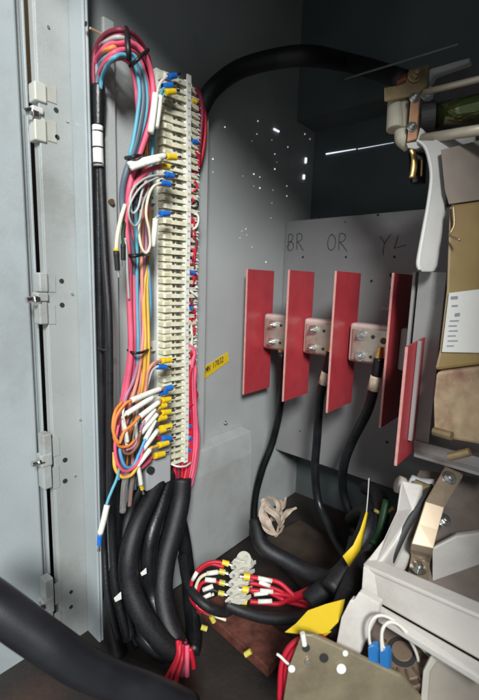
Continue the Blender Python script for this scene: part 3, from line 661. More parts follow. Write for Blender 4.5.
wire('pink wire with yellow lug just under the long sleeve', 'pink', [(160, 166.5, -.354), (152, 169, -.352), (143, 175, -.352), (134, 186, -.354), (129, 200, -.356), (126, 222, -.358), (128, 250, -.358), (129, 300, -.366), (130, 350, -.364), (124, 390, -.366), (117, 430, -.366), (117, 462, -.36), (126, 474, -.356), (140, 468, -.356), (150, 460, -.36)], 2.8, lugs=[((160, 166), (169, 167), -.357, 'yellow', 3.2)], group=gC)
wire('grey looping wire with blue lug, wide loop over bundle', 'grey', [(165, 175, -.352), (152, 176, -.348), (141, 181, -.345), (132, 191, -.345), (130, 205, -.345), (133, 213, -.345), (138, 208, -.343), (142, 192, -.343), (146, 180, -.347)], 1.2, lugs=[((165, 174.5), (173, 176), -.354, 'blue', 3.1)], group=gC)
wire('thin second grey loop hanging below the wide one', 'grey', [(160, 177, -.352), (146, 183, -.342), (136, 193, -.342), (129, 208, -.342), (130, 220, -.343), (135, 226, -.344), (140, 219, -.345), (143, 203, -.346), (149, 188, -.35)], 1.1, group=gC)
wire('cream wire with blue lug, drooping in a long narrow loop', 'cream', [(161, 183, -.352), (153, 187, -.348), (148, 198, -.346), (146, 214, -.346), (149, 230, -.346), (150, 245, -.348), (146, 253, -.348), (141, 246, -.35), (139, 230, -.354), (141, 210, -.358)], 1.4, lugs=[((161, 182.5), (170, 184.5), -.355, 'blue', 3.1)], group=gC)
wire('lone blue lug on mid strip with hanging white sleeve', 'grey', [(161, 215, -.36), (157, 217, -.358), (154.5, 222, -.358), (153, 248, -.36)], 1.2, lugs=[((160, 214), (169, 213.5), -.356, 'blue', 3.2)], sleeves=[((155.5, 219), (152.5, 247), -.355, 2.9)], group=gC)
wire('pinkish wire with yellow lug halfway down the strip', 'salmon', [(161, 361, -.356), (154, 363, -.352), (149, 369, -.352), (147, 377, -.354), (145, 392, -.358), (140, 410, -.362)], 1.6, lugs=[((161, 361), (171, 360), -.356, 'yellow', 3.1)], group=gC)
wire('pale wire with blue lug halfway down, under yellow lug', 'white', [(158, 366, -.356), (152, 370, -.356), (148, 382, -.358), (144, 400, -.362), (141, 420, -.368)], 1.5, lugs=[((157, 366.5), (166, 367), -.357, 'blue', 3.0)], group=gC)
def sw(lb, col, lug, lc, s, tail, rs=2.9):
    (la, lb_) = lug
    A = s[1]; B = s[0]
    L = [(la[0], la[1], -.356), (A[0], A[1], -.353), (B[0], B[1], -.350)] + [(u, v, c) for u, v, c in tail]
    return wire(lb, col, L, 1.6, lugs=[(la, lb_, -.356, lc, 3.0)], sleeves=[(s[0], s[1], -.351, rs)], group=gC)
sw('upper of two long parallel white sleeves, blue lug', 'orange', ((163, 390), (172, 387)), 'blue', ((131, 400.5), (161, 388.5)), [(124, 405, -.35), (116, 418, -.35), (114, 436, -.35), (119, 446, -.35), (128, 446, -.35), (135, 440, -.352)], 2.9)
sw('lower of two long parallel white sleeves, blue lug', 'white', ((159, 393.5), (167, 391.5)), 'blue', ((126, 414), (153, 397)), [(123, 420, -.352), (124, 432, -.352), (127, 446, -.352)], 2.8)
sw('orange wire with sleeve, upper cluster yellow lug', 'orange', ((161, 400.5), (170, 399)), 'yellow', ((140, 416.5), (159, 402)), [(133, 424, -.348), (124, 432, -.347), (119, 443, -.347), (113, 430, -.35), (115, 412, -.354), (122, 402, -.358)], 2.8)
sw('violet wire with sleeve, second cluster yellow lug', 'violet', ((157, 407), (166, 405)), 'yellow', ((143, 424), (155, 409)), [(140, 434, -.352), (134, 446, -.352), (126, 450, -.352)], 2.3)
sw('brown wire with sleeve, third cluster yellow lug', 'brown', ((161, 413), (170, 411.5)), 'yellow', ((141, 433), (157, 414)), [(138, 444, -.35), (131, 453, -.35), (124, 452, -.352), (122, 440, -.354)], 2.6)
sw('blue wire with steep sleeve, fourth cluster yellow lug', 'blue', ((157, 419), (166, 417)), 'yellow', ((145, 440), (155, 420)), [(139, 454, -.35), (133, 466, -.35), (125, 466, -.35), (120, 452, -.352), (121, 436, -.356)], 2.5)
sw('pink wire with sleeve, wide sagging loop, fifth cluster lug', 'pink', ((156, 432), (165, 429.5)), 'yellow', ((143, 449), (157, 431)), [(141, 458, -.348), (133, 468, -.347), (124, 471, -.347), (117, 462, -.348), (115, 445, -.35), (118, 425, -.354)], 2.5)
wire('red wire with blue lug low on the strip', 'red', [(163, 438.5, -.358), (156, 438, -.358), (150, 441, -.36), (147, 448, -.364)], 1.6, lugs=[((162, 438.5), (171, 438), -.356, 'blue', 3.0)], group=gC)
wire('golden wire with yellow lug, long sleeve reaching lower left', 'yellow', [(160, 445, -.354), (154, 447, -.352), (150, 449, -.35), (142, 460, -.35), (137, 467, -.348), (131, 475, -.347), (122, 477, -.347), (115, 468, -.35), (114, 452, -.354)], 1.7, lugs=[((158, 445.5), (168, 442.5), -.355, 'yellow', 3.2)], sleeves=[((137, 466), (150, 449.5), -.348, 2.6)], group=gC)
wire('white sleeved wire hanging loose with yellow tip', 'cream', [(138, 465, -.35), (139.5, 475, -.35), (141, 486, -.35)], 1.5, lugs=[((141, 485), (142.2, 489.5), -.35, 'yellow', 2.0)], sleeves=[((137.7, 466), (141, 485), -.349, 2.3)])
wire('loose white wire ending in a black boot with yellow ring', 'cream', [(125, 205, -.356), (121, 218, -.352), (117.5, 235, -.35), (116.3, 250, -.35)], 2.3, lugs=[((116.3, 248.5), (116.2, 251), -.349, 'yellow', 2.6), ((116.2, 251), (117.5, 270.5), -.35, 'black', 3.0)])
wire('green wire hanging loose, ending in a black boot', 'green', [(125, 222, -.358), (123, 232, -.356), (123.5, 245, -.355)], 1.9, lugs=[((123.3, 244), (123.2, 260), -.355, 'black', 2.6)])
wire('thin grey stub wire beside the green one', 'grey', [(125, 238, -.354), (126.5, 252, -.354), (127.5, 276, -.356), (129, 300, -.36)], 1.3)
wire('loose cyan wire hanging lower left with white sleeve', 'cyan', [(119, 468, -.35), (117, 478, -.345), (112, 490, -.342), (107, 503, -.340), (101.5, 525, -.338), (99, 540, -.338)], 1.5, lugs=[((99.8, 535), (99, 545), -.338, 'blue', 2.4)], sleeves=[((107, 505), (100, 534), -.337, 2.9)])
wire('white sleeve hanging upright among loops by the black tie', 'white', [(124, 405, -.352), (123, 414, -.35), (125, 424, -.35), (128, 440, -.352)], 1.2, sleeves=[((124.5, 426), (127.5, 442), -.349, 2.0)])
# clear tubes
CLR = mat('clear_tube', (.75, .74, .74), .1, trans=.85, var=.03)
wire('crinkled clear plastic tube hanging under the loops', 'white', [(127, 470, -.352), (124, 488, -.35), (122.5, 512, -.35)], 3.6, name='clear_tube', cat='tube', m=CLR)
wire('second clear tube, browner, right of the first', 'brown', [(133, 474, -.356), (131, 490, -.354), (129.5, 506, -.354)], 2.4, name='clear_tube', cat='tube', m=mat('clear_tube_brown', (.5, .35, .30), .15, trans=.6))
# right side of strip
gR = 'small wires on the right of the strip'
for (lb, col, pts_, r_) in (
    ('dark red wire running down from the top right of the strip', 'darkred', [(193, 88, -.376), (199, 97, -.376), (201, 115, -.378), (199, 140, -.38), (197, 165, -.382), (193, 176, -.38)], 2.8),
    ('crimson wire behind the dark red one, top right', 'red', [(194, 100, -.38), (203, 112, -.38), (204, 135, -.382), (200, 160, -.384), (195, 170, -.382)], 2.0),
    ('short red wire coming out beside upper marker strip', 'red', [(189, 150, -.378), (197, 156, -.376), (197, 168, -.38), (190, 176, -.38)], 1.8),
    ('small pale red curl, highest of the right side curls', 'red', [(188, 187, -.378), (194, 182, -.374), (196, 188, -.374), (190, 193, -.378)], 1.1),
    ('black curl standing out right of the strip', 'black', [(188, 206, -.378), (195, 201, -.374), (197, 206, -.374), (190, 209, -.378)], 1.1),
    ('white curl hooked out beside the red loop', 'white', [(189, 231, -.378), (196, 226, -.373), (197, 216, -.373), (190, 213, -.378)], 1.1),
    ('red loop bulging right at mid height', 'red', [(188, 215, -.378), (193, 222, -.375), (190, 232, -.378), (186, 240, -.38)], 1.4),
    ('dark red loop, below the red loop', 'darkred', [(188, 238, -.378), (195, 240, -.374), (194, 252, -.376), (187, 258, -.38)], 1.4),
    ('red wire loop just above the lone blue lug', 'red', [(188, 248, -.378), (193, 252, -.375), (192, 262, -.376), (186, 266, -.38)], 1.2),
    ('white pointed stub wire sticking out right', 'white', [(187, 289, -.378), (192, 293, -.374), (197, 297, -.372)], 1.2),
    ('white wire running down the right edge, mid strip', 'white', [(187, 316, -.378), (190, 325, -.376), (191, 340, -.376), (190, 356, -.378)], 1.3),
    ('short red wire tip at mid right edge', 'red', [(186, 318, -.378), (190, 320, -.376), (190, 325, -.378)], 1.5),
    ('red wire arcing out beside the yellow label', 'red', [(186, 400, -.378), (193, 391, -.374), (196, 395, -.374), (193, 402, -.378)], 1.6),
    ('white curl near the blue lugs, lower right', 'white', [(186, 380, -.378), (191, 379, -.374), (194, 386, -.375)], 1.1)):
    wire(lb, col, [(a+1, b, c) for a, b, c in pts_], r_, group=gR)
for i in range(22):
    v = random.uniform(190, 450); h_ = random.uniform(5, 13); o_ = random.uniform(1.5, 6)
    col = 'red' if i % 3 else 'darkred'
    wire(('thin red' if i % 3 else 'thin maroon')+' jumper wire tucked against the right side of the tall strip', col, [(187.5, v, -.380), (188.5+o_, v+h_*.15, -.375), (189+o_, v+h_*.7, -.375), (187, v+h_, -.382)], random.uniform(.7, 1.2), group=gR)
gL = 'lugs on the right of the strip'
for i, (u, v, col, lb) in enumerate(((192, 101, 'yellow', 'yellow lug at the top right of the strip'), (193, 141, 'blue', 'blue lug at upper right of the strip'), (190, 272, 'blue', 'lone blue lug at mid right of the strip'),
      (188, 308, 'blue', 'blue lug between white curl and red tip'), (188, 372, 'blue', 'blue lug right edge, level with the yellow label'), (189, 378, 'blue', 'blue lug just under its twin by the label'),
      (189, 411, 'blue', 'blue lug beside the red arc, lower right'), (189, 425, 'blue', 'blue lug above the lowest right lugs'), (189, 438, 'blue', 'second lowest blue lug at right'), (188, 450, 'blue', 'lowest blue lug at right, above red bundle'))):
    a_ = (u+5, v+1.5)
    wire(lb, 'red' if v > 300 else 'darkred', [(u+3, v+1, -.376), (u+6, v+3, -.376), (u+6.5, v+10, -.378), (u+3, v+15, -.382)], 1.3, lugs=[((u+4, v+1), (u-1, v), -.376, col, 2.4)], group=gL)
# red/pink thick bundle at lower right of strip
gP = 'red wires bundled at the lower right of the strip'
pk = [('pink wire on the outside of the lower right bundle', 'pink', 0, 360), ('second pink wire of the lower right bundle', 'pink', -2.5, 345), ('red wire inside the lower right bundle', 'red', -4.5, 352), ('crimson wire nearest the strip in the lower bundle', 'red', -6.5, 395), ('rosy wire crossing over the lower right bundle', 'pink', 1.5, 405)]
for i, (lb, col, o_, v0) in enumerate(pk):
    wire(lb, col, [(189, v0, -.378), (195+o_*.3, v0+8, -.375), (194+o_, v0+28 if v0 < 390 else v0+14, -.374), (196.5+o_, 435, -.373-i*.0014), (194.5+o_, 460, -.372-i*.001), (190+o_, 482, -.37), (186+o_, 492, -.37)], 2.4, group=gP)
gQ = 'dark red wires gathered below the strip'
for i, (u, col) in enumerate(((175, 'red'), (178.5, 'darkred'), (182, 'red'), (185.5, 'red'), (189, 'darkred'))):
    wire(['leftmost deep red wire gathered below the strip', 'maroon wire second from left below the strip', 'middle red wire gathered below the strip', 'red wire right of middle below the strip', 'maroon wire at the right of the gathered bundle'][i],
         col, [(u+1, 452, -.382), (u, 468, -.378+.002*(i % 2)), (u-.5, 484, -.376), (u-1, 496, -.376)], 2.6, group=gQ)
def band(nm, lb, cpts, r, m=TIE, cat='cable tie', group='cable ties', flat=1.):
    o = obj(nm, tube(pts3(cpts), r/F_PX*.42, sides=8, n=6), m, smooth=True); tag(o, lb, cat, group); return o
band('cable_tie', 'white zip tie round the red bundle under the strip', [(171, 464, -.370), (178, 466.5, -.362), (186, 466, -.362), (191, 462.5, -.370)], 1.2, WHITEP)
band('cable_tie', 'wide black tape wrap at the crown of the arch', [(126, 29, -.362), (127, 33, -.349), (127.5, 43, -.343), (128.5, 54, -.343), (129, 60, -.352)], 2.6)
band('cable_tie', 'black tie on the right shoulder of the arch', [(148, 50, -.358), (142, 55, -.340), (136, 61, -.338), (130, 66, -.352)], 1.8)
band('cable_tie', 'black tie where the long white sleeve crosses the bundle', [(126, 158, -.362), (131, 157.5, -.345), (138, 156, -.344), (145, 157, -.356)], 2.0)
band('cable_tie', 'black tie behind the grey loops', [(126, 196, -.366), (134, 197, -.356), (142, 195, -.360), (152, 198, -.374)], 1.5)
band('cable_tie', 'black tie just below the cream loop', [(127, 254, -.366), (133, 256, -.350), (142, 254.5, -.350), (150, 254, -.366)], 1.9)
band('cable_tie', 'black tie lowest on the bundle, above the sleeved loops', [(128, 350, -.366), (134, 353, -.350), (143, 352, -.350), (151, 348, -.364)], 1.5)
for (u, v, lb) in ((151, 199, 'small white tie mount level with the grey loops'), (151, 346, 'small white tie mount beside the lowest black tie')):
    a = PX(u-1, v-5, XM+.004); b = PX(u+4, v+5, XM+.004)
    o = obj('tie_mount', box((XM+.0003, a.y, b.z), (XM+.006, b.y, a.z)), WHITEP, bevel=.001); tag(o, lb, 'tie mount')

# ---- black sleeve + long black cables at left
r = cable('black_sleeve', 'black heat shrink sleeve where the arch wires enter', pts3([(98.5, 86, -.384), (98.5, 100, -.384), (98.5, 128, -.384)]), [.0062, .0066, .0056], BLACK)
g5 = 'long black cables behind the door post'
for (lb, L, rr, m_) in (
    ('left long black cable behind the post, wearing the white sleeve', [(98, 122, -.384), (98, 160, -.384), (98.5, 220, -.384), (100, 300, -.384), (101.5, 380, -.382), (102.5, 460, -.38), (104, 540, -.37), (108, 600, -.35), (118, 640, -.34)], 3.3, BLACK),
    ('right long black cable behind the post, bowing outward', [(99.5, 124, -.382), (101, 180, -.381), (105, 260, -.372), (109, 320, -.358), (110, 400, -.358), (110, 470, -.358), (112, 540, -.355), (116, 590, -.345), (128, 640, -.335)], 3.5, BLACKS),
    ('third black cable low behind the loose cyan wire', [(118, 440, -.385), (117, 500, -.38), (118, 560, -.37), (124, 610, -.355), (138, 645, -.34)], 5., BLACK)):
    P3 = pts3(L); cable('black_cable', lb, P3, rr/F_PX*dep(P3[4]), m_, group=g5)
slv = thing('cable_marker', 'white printed marker sleeve on the black cable under the arch', 'cable marker', PX(97, 145, -.380))
obj('sleeve', tube(pts3([(97.5, 126, -.380), (97.8, 145, -.380), (98.5, 166, -.380)]), .0050, sides=16), WHITEP, slv, smooth=True)
for v in (131, 163, 147):
    p = PX(97.7, v, -.380); q = PX(97.8, v+1.6, -.380)
    obj('printed_band', cyl(p, q, .0052 if v != 147 else .00512, 16), INK, slv)
band('cable_tie', 'black tie joining the two long black cables', [(98, 348, -.378), (104, 350, -.370), (112, 349, -.365)], 1.2)
# ---- black looms bottom left
g6 = 'thick black looms below the terminal strip'
looms = [('thick black loom swallowing the red bundle, rightmost', [(182, 478, -.372), (180, 500, -.368), (173, 530, -.362), (165, 560, -.355), (162, 590, -.342), (167, 620, -.322), (180, 650, -.298)], [.0122, .0135, .0132, .0125, .0115], BLACKS),
         ('left curving black loom, bending out toward the post', [(170, 458, -.386), (152, 495, -.368), (137, 525, -.358), (129, 555, -.350), (130, 585, -.342), (142, 615, -.325), (160, 640, -.308), (174, 652, -.298)], [.008, .0108, .0108, .0105], BLACKS),
         ('middle black loom between the two larger ones', [(174, 462, -.388), (161, 505, -.37), (151, 535, -.362), (148, 565, -.356), (152, 595, -.348), (165, 625, -.322), (180, 648, -.303)], [.008, .0105, .0108, .0105], BLACK),
         ('straight black loom against the duct cover edge', [(176, 500, -.38), (184, 540, -.376), (188, 575, -.368), (191, 610, -.342), (194, 632, -.312), (194, 645, -.300), (192, 653, -.293)], [.0085, .0095, .0095, .009], BLACK),
         ('low black loom rising behind the left curving one', [(118, 655, -.35), (112, 620, -.36), (116, 580, -.37), (128, 540, -.38), (148, 500, -.385)], [.0095, .010, .010, .009], BLACK),
         ('black loom lying across the bottom behind the post foot', [(128, 585, -.37), (133, 620, -.355), (150, 645, -.325), (178, 662, -.305), (215, 668, -.285)], [.008, .0085, .0085], BLACK)]
for lb, L, R, m_ in looms:
    cable('cable_loom', lb, pts3(L), R, m_, group=g6, sides=20)
for lb, L, R, m_ in (('slim black loom squeezed between left and middle looms', [(164, 476, -.382), (146, 520, -.372), (140, 560, -.364), (142, 600, -.35), (158, 640, -.318), (176, 656, -.300)], [.007, .0078, .0075], BLACK),
    ('slim black loom hugging the long cables by the post', [(150, 470, -.39), (132, 505, -.38), (122, 550, -.372), (120, 600, -.36), (130, 640, -.335)], [.006, .007, .007], BLACKS),
    ('slim black cable in front, crossing to the rightmost loom', [(146, 500, -.366), (133, 540, -.352), (128, 580, -.342), (140, 612, -.328), (160, 636, -.310), (178, 650, -.296)], [.0045, .005, .005], BLACK)):
    cable('cable_loom', lb, pts3(L), R, m_, group=g6, sides=18)
# light specks / paper bits visible between looms
for (u, v, s, lb) in ((143, 572, 4, 'white paper scrap caught between the looms'), (117, 597, 5, 'white flag label low among the looms')):
    P4 = [PX(u-s*.6, v+s*.3, -.338), PX(u+s*.8, v-s, -.338), PX(u+s*.9, v+s*.4, -.336), PX(u-s*.3, v+s*1.0, -.336)]
    o = obj('paper_scrap', slab(P4, (-.0006, 0, 0)), WHITEP); tag(o, lb, 'paper scrap')
for (u, v, lb) in ((115, 612, 'small yellow lug glimpsed low behind the looms'),):
    o = obj('loose_lug', cyl(PX(u, v-3, -.36), PX(u+1, v+3, -.36), .003, 12), LUG['yellow']); tag(o, lb, 'lug')
# red wires at the bottom
for i, (lb, L, c_) in enumerate((('bright red wire fanning left at the bottom edge', [(178, 640, -0.292), (178, 655, -0.287), (170, 672, -0.282), (160, 690, -0.277)], 'red'),
                 ('red wire in the middle of the bottom fan', [(182, 644, -0.289), (182, 658, -0.285), (178, 674, -0.280), (174, 692, -0.277)], 'red'),
                 ('pink red wire right of the bottom fan', [(187, 645, -0.287), (187, 660, -0.283), (187, 676, -0.279), (188, 694, -0.277)], 'pink'),
                 ('dark red wire under the bottom fan', [(184, 640, -0.297), (192, 658, -0.289), (199, 674, -0.283), (204, 694, -0.279)], 'darkred'),
                 ('crimson wire squeezed second from left in the bottom fan', [(180, 641, -0.291), (179, 656, -0.285), (173, 672, -0.280), (166, 690, -0.277)], 'red'),
                 ('maroon wire beneath the middle of the bottom fan', [(185, 641, -0.294), (186, 658, -0.287), (183, 674, -0.283), (181, 692, -0.280)], 'darkred'),
                 ('red wire at the far right of the bottom fan', [(190, 648, -0.285), (193, 662, -0.282), (194, 676, -0.279), (197, 694, -0.276)], 'red'))):
    wire(lb, c_, L, 2.9, group='red wires fanning out at the bottom edge')

# ---- big foreground cable bottom left
FGM = mat('black_rubber', (.014, .015, .019), .4, var=.25, scale=30, bump=.06, bscale=700, dirt=(.04, .04, .042), dirt_amt=.3)
P = [PD(-50, 575, .30), PD(-12, 600, .30), PD(24, 626, .305), (PD(55, 648, .31)), PD(82, 666, .318), PD(115, 681, .33), PD(150, 692, .34), PD(190, 708, .36)]
cable('foreground_cable', 'very thick dull black cable sweeping across the lower left corner', P, [.0150, .0150, .0146, .0135, .012], FGM, sides=28)
# ================================================================== FLOOR ITEMS
rb = thing('floor_bar', 'reddish brown primed steel bar lying on the floor below small block', 'bar', PZ(240, 630, ZF+.004))
RB = mat('red_oxide', (.12, .040, .028), .6, var=.4, scale=90, bump=.4, dirt=(.045, .03, .022), dirt_amt=.8)
P4 = [PZ(u, v, ZF+.012) for u, v in ((196, 604), (226, 592), (294, 640), (268, 668))]
obj('bar', slab(P4, (0, 0, -.012)), RB, rb, bevel=.001)
P4 = [PZ(u, v, ZF+.006) for u, v in ((262, 540), (300, 520), (400, 580), (350, 640))]
o = obj('floor_plate', slab(P4, (0, 0, -.006)), mat('brown_plate', (.05, .036, .028), .55, var=.35, scale=30, dirt=(.05, .04, .03), dirt_amt=.8)); tag(o, 'dull brown steel plate on the floor beneath the power cables', 'plate')
# crumpled rag
rag = bmesh.new()
random.seed(11)
from mathutils import noise
def crumple(bm, cu, cv, d, su, sv, seed, n=16):
    g = []
    for i in range(n):
        row = []
        for j in range(n):
            a, b = i/(n-1)-.5, j/(n-1)-.5
            q = Vector((a*3+seed, b*3, seed*1.7))
            w = Vector((noise.noise(q*1.6), noise.noise(q*1.6+Vector((9, 0, 0))), noise.noise(q*1.6+Vector((0, 9, 0)))))
            w += .5*Vector((noise.noise(q*4), noise.noise(q*4+Vector((5, 0, 0))), noise.noise(q*4+Vector((0, 5, 0)))))
            p = PD(cu, cv, d) + RT*(a*su) - UP*(b*sv) + w*.022
            row.append(bm.verts.new(p))
        g.append(row)
    for i in range(n-1):
        for j in range(n-1): bm.faces.new((g[i][j], g[i+1][j], g[i+1][j+1], g[i][j+1]))
def ribbon(bm, pts_, w, tw):
    path = cat_rom([Vector(p) for p in pts_], 7); n = len(path); L_, R_ = [], []
    for i, p in enumerate(path):
        t_ = (path[min(i+1, n-1)]-path[max(i-1, 0)]).normalized(); a_ = tw[0]+(tw[1]-tw[0])*i/(n-1)
        s_ = (RT*math.cos(a_)+FW*math.sin(a_)); s_ = (s_-t_*s_.dot(t_)).normalized()*w*(.55+.45*math.sin(math.pi*(i+.6)/n))
        c_ = t_.cross(s_).normalized()*w*.35
        L_.append((bm.verts.new(p-s_), bm.verts.new(p+c_), bm.verts.new(p+s_)))
    for i in range(n-1):
        for k in (0, 1): bm.faces.new((L_[i][k], L_[i+1][k], L_[i+1][k+1], L_[i][k+1]))
for pts_, w_, tw in (
    ([(263, 499, .49), (268, 508, .482), (277, 515, .48), (281, 526, .487)], .0060, (0, 1.2)),
    ([(264, 503, .485), (263, 515, .48), (268, 525, .478), (276, 536, .482)], .0055, (.6, -.6)),
    ([(268, 497, .50), (276, 500, .49), (279, 508, .485), (274, 520, .49)], .0045, (1.2, .2)),
    ([(281, 500, .50), (280, 510, .492), (284, 518, .49), (280, 530, .488)], .0035, (.2, 1.5)),
    ([(296, 508, .50), (288, 512, .492), (281, 520, .486), (277, 531, .484)], .0032, (0, .9)),
    ([(286, 498, .51), (283, 506, .50), (276, 512, .49), (270, 522, .49)], .0032, (1, 0)),
    ([(262, 520, .49), (268, 530, .482), (278, 533, .48), (284, 526, .485)], .0050, (.3, 1.1))):
    ribbon(rag, [PD(*q) for q in pts_], w_, tw)
o = obj('crumpled_rag', rag, mat('rag', (.36, .29, .23), .6, var=.35, scale=90, bump=.5, dirt=(.2, .07, .04), dirt_amt=.7))
rs_ = o.modifiers.new('s', 'SOLIDIFY'); rs_.thickness = .0006
tag(o, 'crumpled off-white plastic rag at the foot of the leftmost power cable', 'rag')
# black cables on floor behind
g7 = 'black cables lying deep at the back'
for lb, L, rr in (('black cable snaking deep along the floor to the tray', [(256, 520, .52), (262, 545, .50), (285, 560, .49), (315, 575, .47), (345, 580, .44), (372, 560, .42)], .0095),
                  ('black cable rising at the back behind the yellow tags', [(352, 520, .58), (362, 512, .52), (370, 512, .48), (366, 530, .45), (352, 560, .44), (330, 590, .42)], .010),
                  ('black cable curling under the curved yellow tag', [(366, 488, .60), (380, 496, .50), (378, 530, .45), (360, 565, .43), (345, 600, .40), (338, 640, .38)], .0095),
                  ('dark loom feeding red wires from the right of small block', [(310, 602, .45), (330, 585, .45), (352, 565, .45), (360, 540, .46)], .0120),
                  ('black cable below the small block across the floor', [(226, 604, .48), (245, 612, .475), (270, 618, .465), (300, 617, .455), (330, 608, .44)], .0065),
                  ('dark cable beside the duct cover running to the small block', [(182, 556, .53), (188, 585, .49), (205, 605, .47), (226, 612, .48), (240, 600, .50)], .0055)):
    cable('floor_cable', lb, [PD(u, v, d) for u, v, d in L], rr, BLACKS, group=g7)
# green wire bit
o = obj('green_wire', tube([PD(387, 500, .45), PD(380, 530, .44), PD(373, 545, .43)], .0042, sides=14), W['green'], smooth=True); tag(o, 'dark green wire glimpsed behind the tray rim', 'wire')
o = obj('olive_wire', tube([PD(374, 510, .455), PD(384, 514, .45), PD(394, 508, .44)], .0022, sides=10), mat('olive_dark', (.20, .15, .03), .5), smooth=True); tag(o, 'thin yellowish wire behind the tray top', 'wire')
# thin pull cord above curved tag
# ---- yellow tags
def curved_sheet(quads, th, nm, lb, cat):
    bm = bmesh.new()
    A = [bm.verts.new(a) for a, b in quads]; B = [bm.verts.new(b) for a, b in quads]
    for i in range(len(quads)-1): bm.faces.new((A[i], A[i+1], B[i+1], B[i]))
    o = obj(nm, bm, YTAG, smooth=True)
    s = o.modifiers.new('s', 'SOLIDIFY'); s.thickness = th; s.offset = 0
    tag(o, lb, cat); return o
rt = thing('yellow_tag', 'narrow curved yellow tag hanging on a thin cord', 'tag', PD(345, 560, .41))
L = [((366, 511, .42), (367.5, 513, .425)), ((360, 530, .415), (364, 532, .42)), ((353, 545, .41), (360, 550, .415)), ((342.5, 556, .405), (349, 567, .41))]
bm = bmesh.new()
A = [bm.verts.new(PD(*a)) for a, b in L]; B = [bm.verts.new(PD(*b)) for a, b in L]
for i in range(3): bm.faces.new((A[i], A[i+1], B[i+1], B[i]))
o = obj('tag_sheet', bm, YTAG, rt, smooth=True); s = o.modifiers.new('s', 'SOLIDIFY'); s.thickness = .0008
obj('cord', tube([PD(369, 478, .43), PD(368, 495, .425), PD(366.5, 512, .42)], .0006, sides=6), W['grey'], rt)
# flat yellow tag (folded diamond)
ft = thing('yellow_tag', 'large flat yellow tag bent over the drilled bracket', 'tag', PD(318, 620, .36))
bm = bmesh.new()
bm.free()
e1, e2, o0 = PD(345, 599, .372)-PD(285, 632, .358), PD(328, 632, .352)-PD(285, 632, .358), PD(285, 632, .358)
nn = e1.cross(e2).normalized()
def onp(u, v):
    d_ = ray(u, v); return d_*(o0.dot(nn)/d_.dot(nn))
o = obj('tag_sheet', slab([onp(u, v) for u, v in ((285, 632), (296, 623.5), (308, 610.5), (326, 604), (345, 599), (342.5, 612), (338, 622), (328, 632), (306, 634.5))], nn*.0008), YTAG, ft)
bm = bmesh.new()
vs = [bm.verts.new(PD(*p)) for p in ((303, 635, .351), (328, 632, .353), (331, 631, .353), (325, 635.5, .356), (312, 637, .357))]
bm.faces.new(vs); o = obj('folded_corner', bm, YTAG, ft); s = o.modifiers.new('s', 'SOLIDIFY'); s.thickness = .0006

# ---- small block lower centre
sb = thing('small_terminal_block', 'small ivory terminal block of five ways lying on the floor wires', 'terminal block', PD(238, 585, .50))
IV = mat('ivory_translucent', (.52, .51, .44), .4, var=.06, scale=60, sss=.2)
for i in range(5):
    u, v = 241-i*1.3, 567+i*8.7
    d = .500-i*.006
    c0 = PD(u, v, d)
    poly = [(-12, -1), (-8, -5), (-3, -2.5), (-1, -6), (4, -6), (5, -2), (10, -3), (10.5, 1), (6, 3), (0, 3.5), (-6, 2.5), (-10, 3)]
    bm = pslab([(u+a*.95, v+b*.95) for a, b in poly], d, .011)
    o = obj('terminal', bm, IV, sb, bevel=.0007)
    p = PD(u-6, v-.5, d-.0003)
    wchild('screw', cyl(p, p-FW*.001, .0018, 12), STEEL, o)
bm = bmesh.new()
obj('end_stop', cyl(PD(243.5, 559.5, .505), PD(244.3, 559.5, .508), .0095, 24), IV, sb, bevel=.0006)
obj('end_plate', pslab([(230, 564), (234, 559), (241, 561), (246, 556), (250, 562), (251, 569), (240, 571), (231, 569)], .503, .006), IV, sb, bevel=.0006)
def dwire(lb, col, L, r, lugs=(), sleeves=(), group=None):
    P3 = [PD(*p) for p in L]; R = r/F_PX*L[0][2]
    root = thing('wire', lb, 'wire', P3[0], group)
    obj('insulation', tube(P3, R, sides=10, n=8), W[col], root, smooth=True)
    for a, b, k, rr in lugs:
        A, B = PD(*a), PD(*b); Rr = rr/F_PX*a[2]
        Lg = obj('lug_sleeve', tube([A, B], [Rr*.95, Rr], sides=12), LUG[k], root, bevel=Rr*.15)
        wchild('ring_tongue', tube([B, B+(B-A).normalized()*.004], [Rr*.5, Rr*.6], flat=.4), STEEL, Lg)
    for a, b, rr in sleeves:
        A, B = PD(*a), PD(*b); obj('marker_sleeve', tube([A, B], rr/F_PX*a[2], sides=12), SLEEVE, root, smooth=True)
    return root
gS = 'wires on the left of the small block'; d = .485
dwire('top red wire looping left of the small block', 'red', [(224, 563, d), (212, 562, d), (200, 568, d), (192, 581, d), (192, 596, d), (199, 608, d), (212, 614, d-.005)], 1.9, lugs=[((222, 562, d), (229, 564, d), 'yellow', 2.6)], sleeves=[((192.5, 580, d-.004), (197, 572, d-.004), 2.1)], group=gS)
dwire('cream wire looping inside the red one', 'cream', [(222, 572, d), (210, 573, d), (200, 578, d), (195.5, 590, d), (199, 602, d), (208, 609, d), (222, 616, d)], 1.7, lugs=[((219, 571, d), (225, 572.5, d), 'palegold', 2.8)], sleeves=[((207, 573.5, d-.004), (218, 572, d-.004), 2.3)], group=gS)
dwire('red wire with sleeve in the middle of the left loops', 'red', [(220, 583, d), (212, 581, d), (202, 583, d), (198, 593, d), (202, 603, d), (210, 610, d)], 1.8, lugs=[((219, 582, d), (225, 583.5, d), 'palegold', 2.8)], sleeves=[((205, 579.5, d-.005), (216, 580.5, d-.005), 2.3)], group=gS)
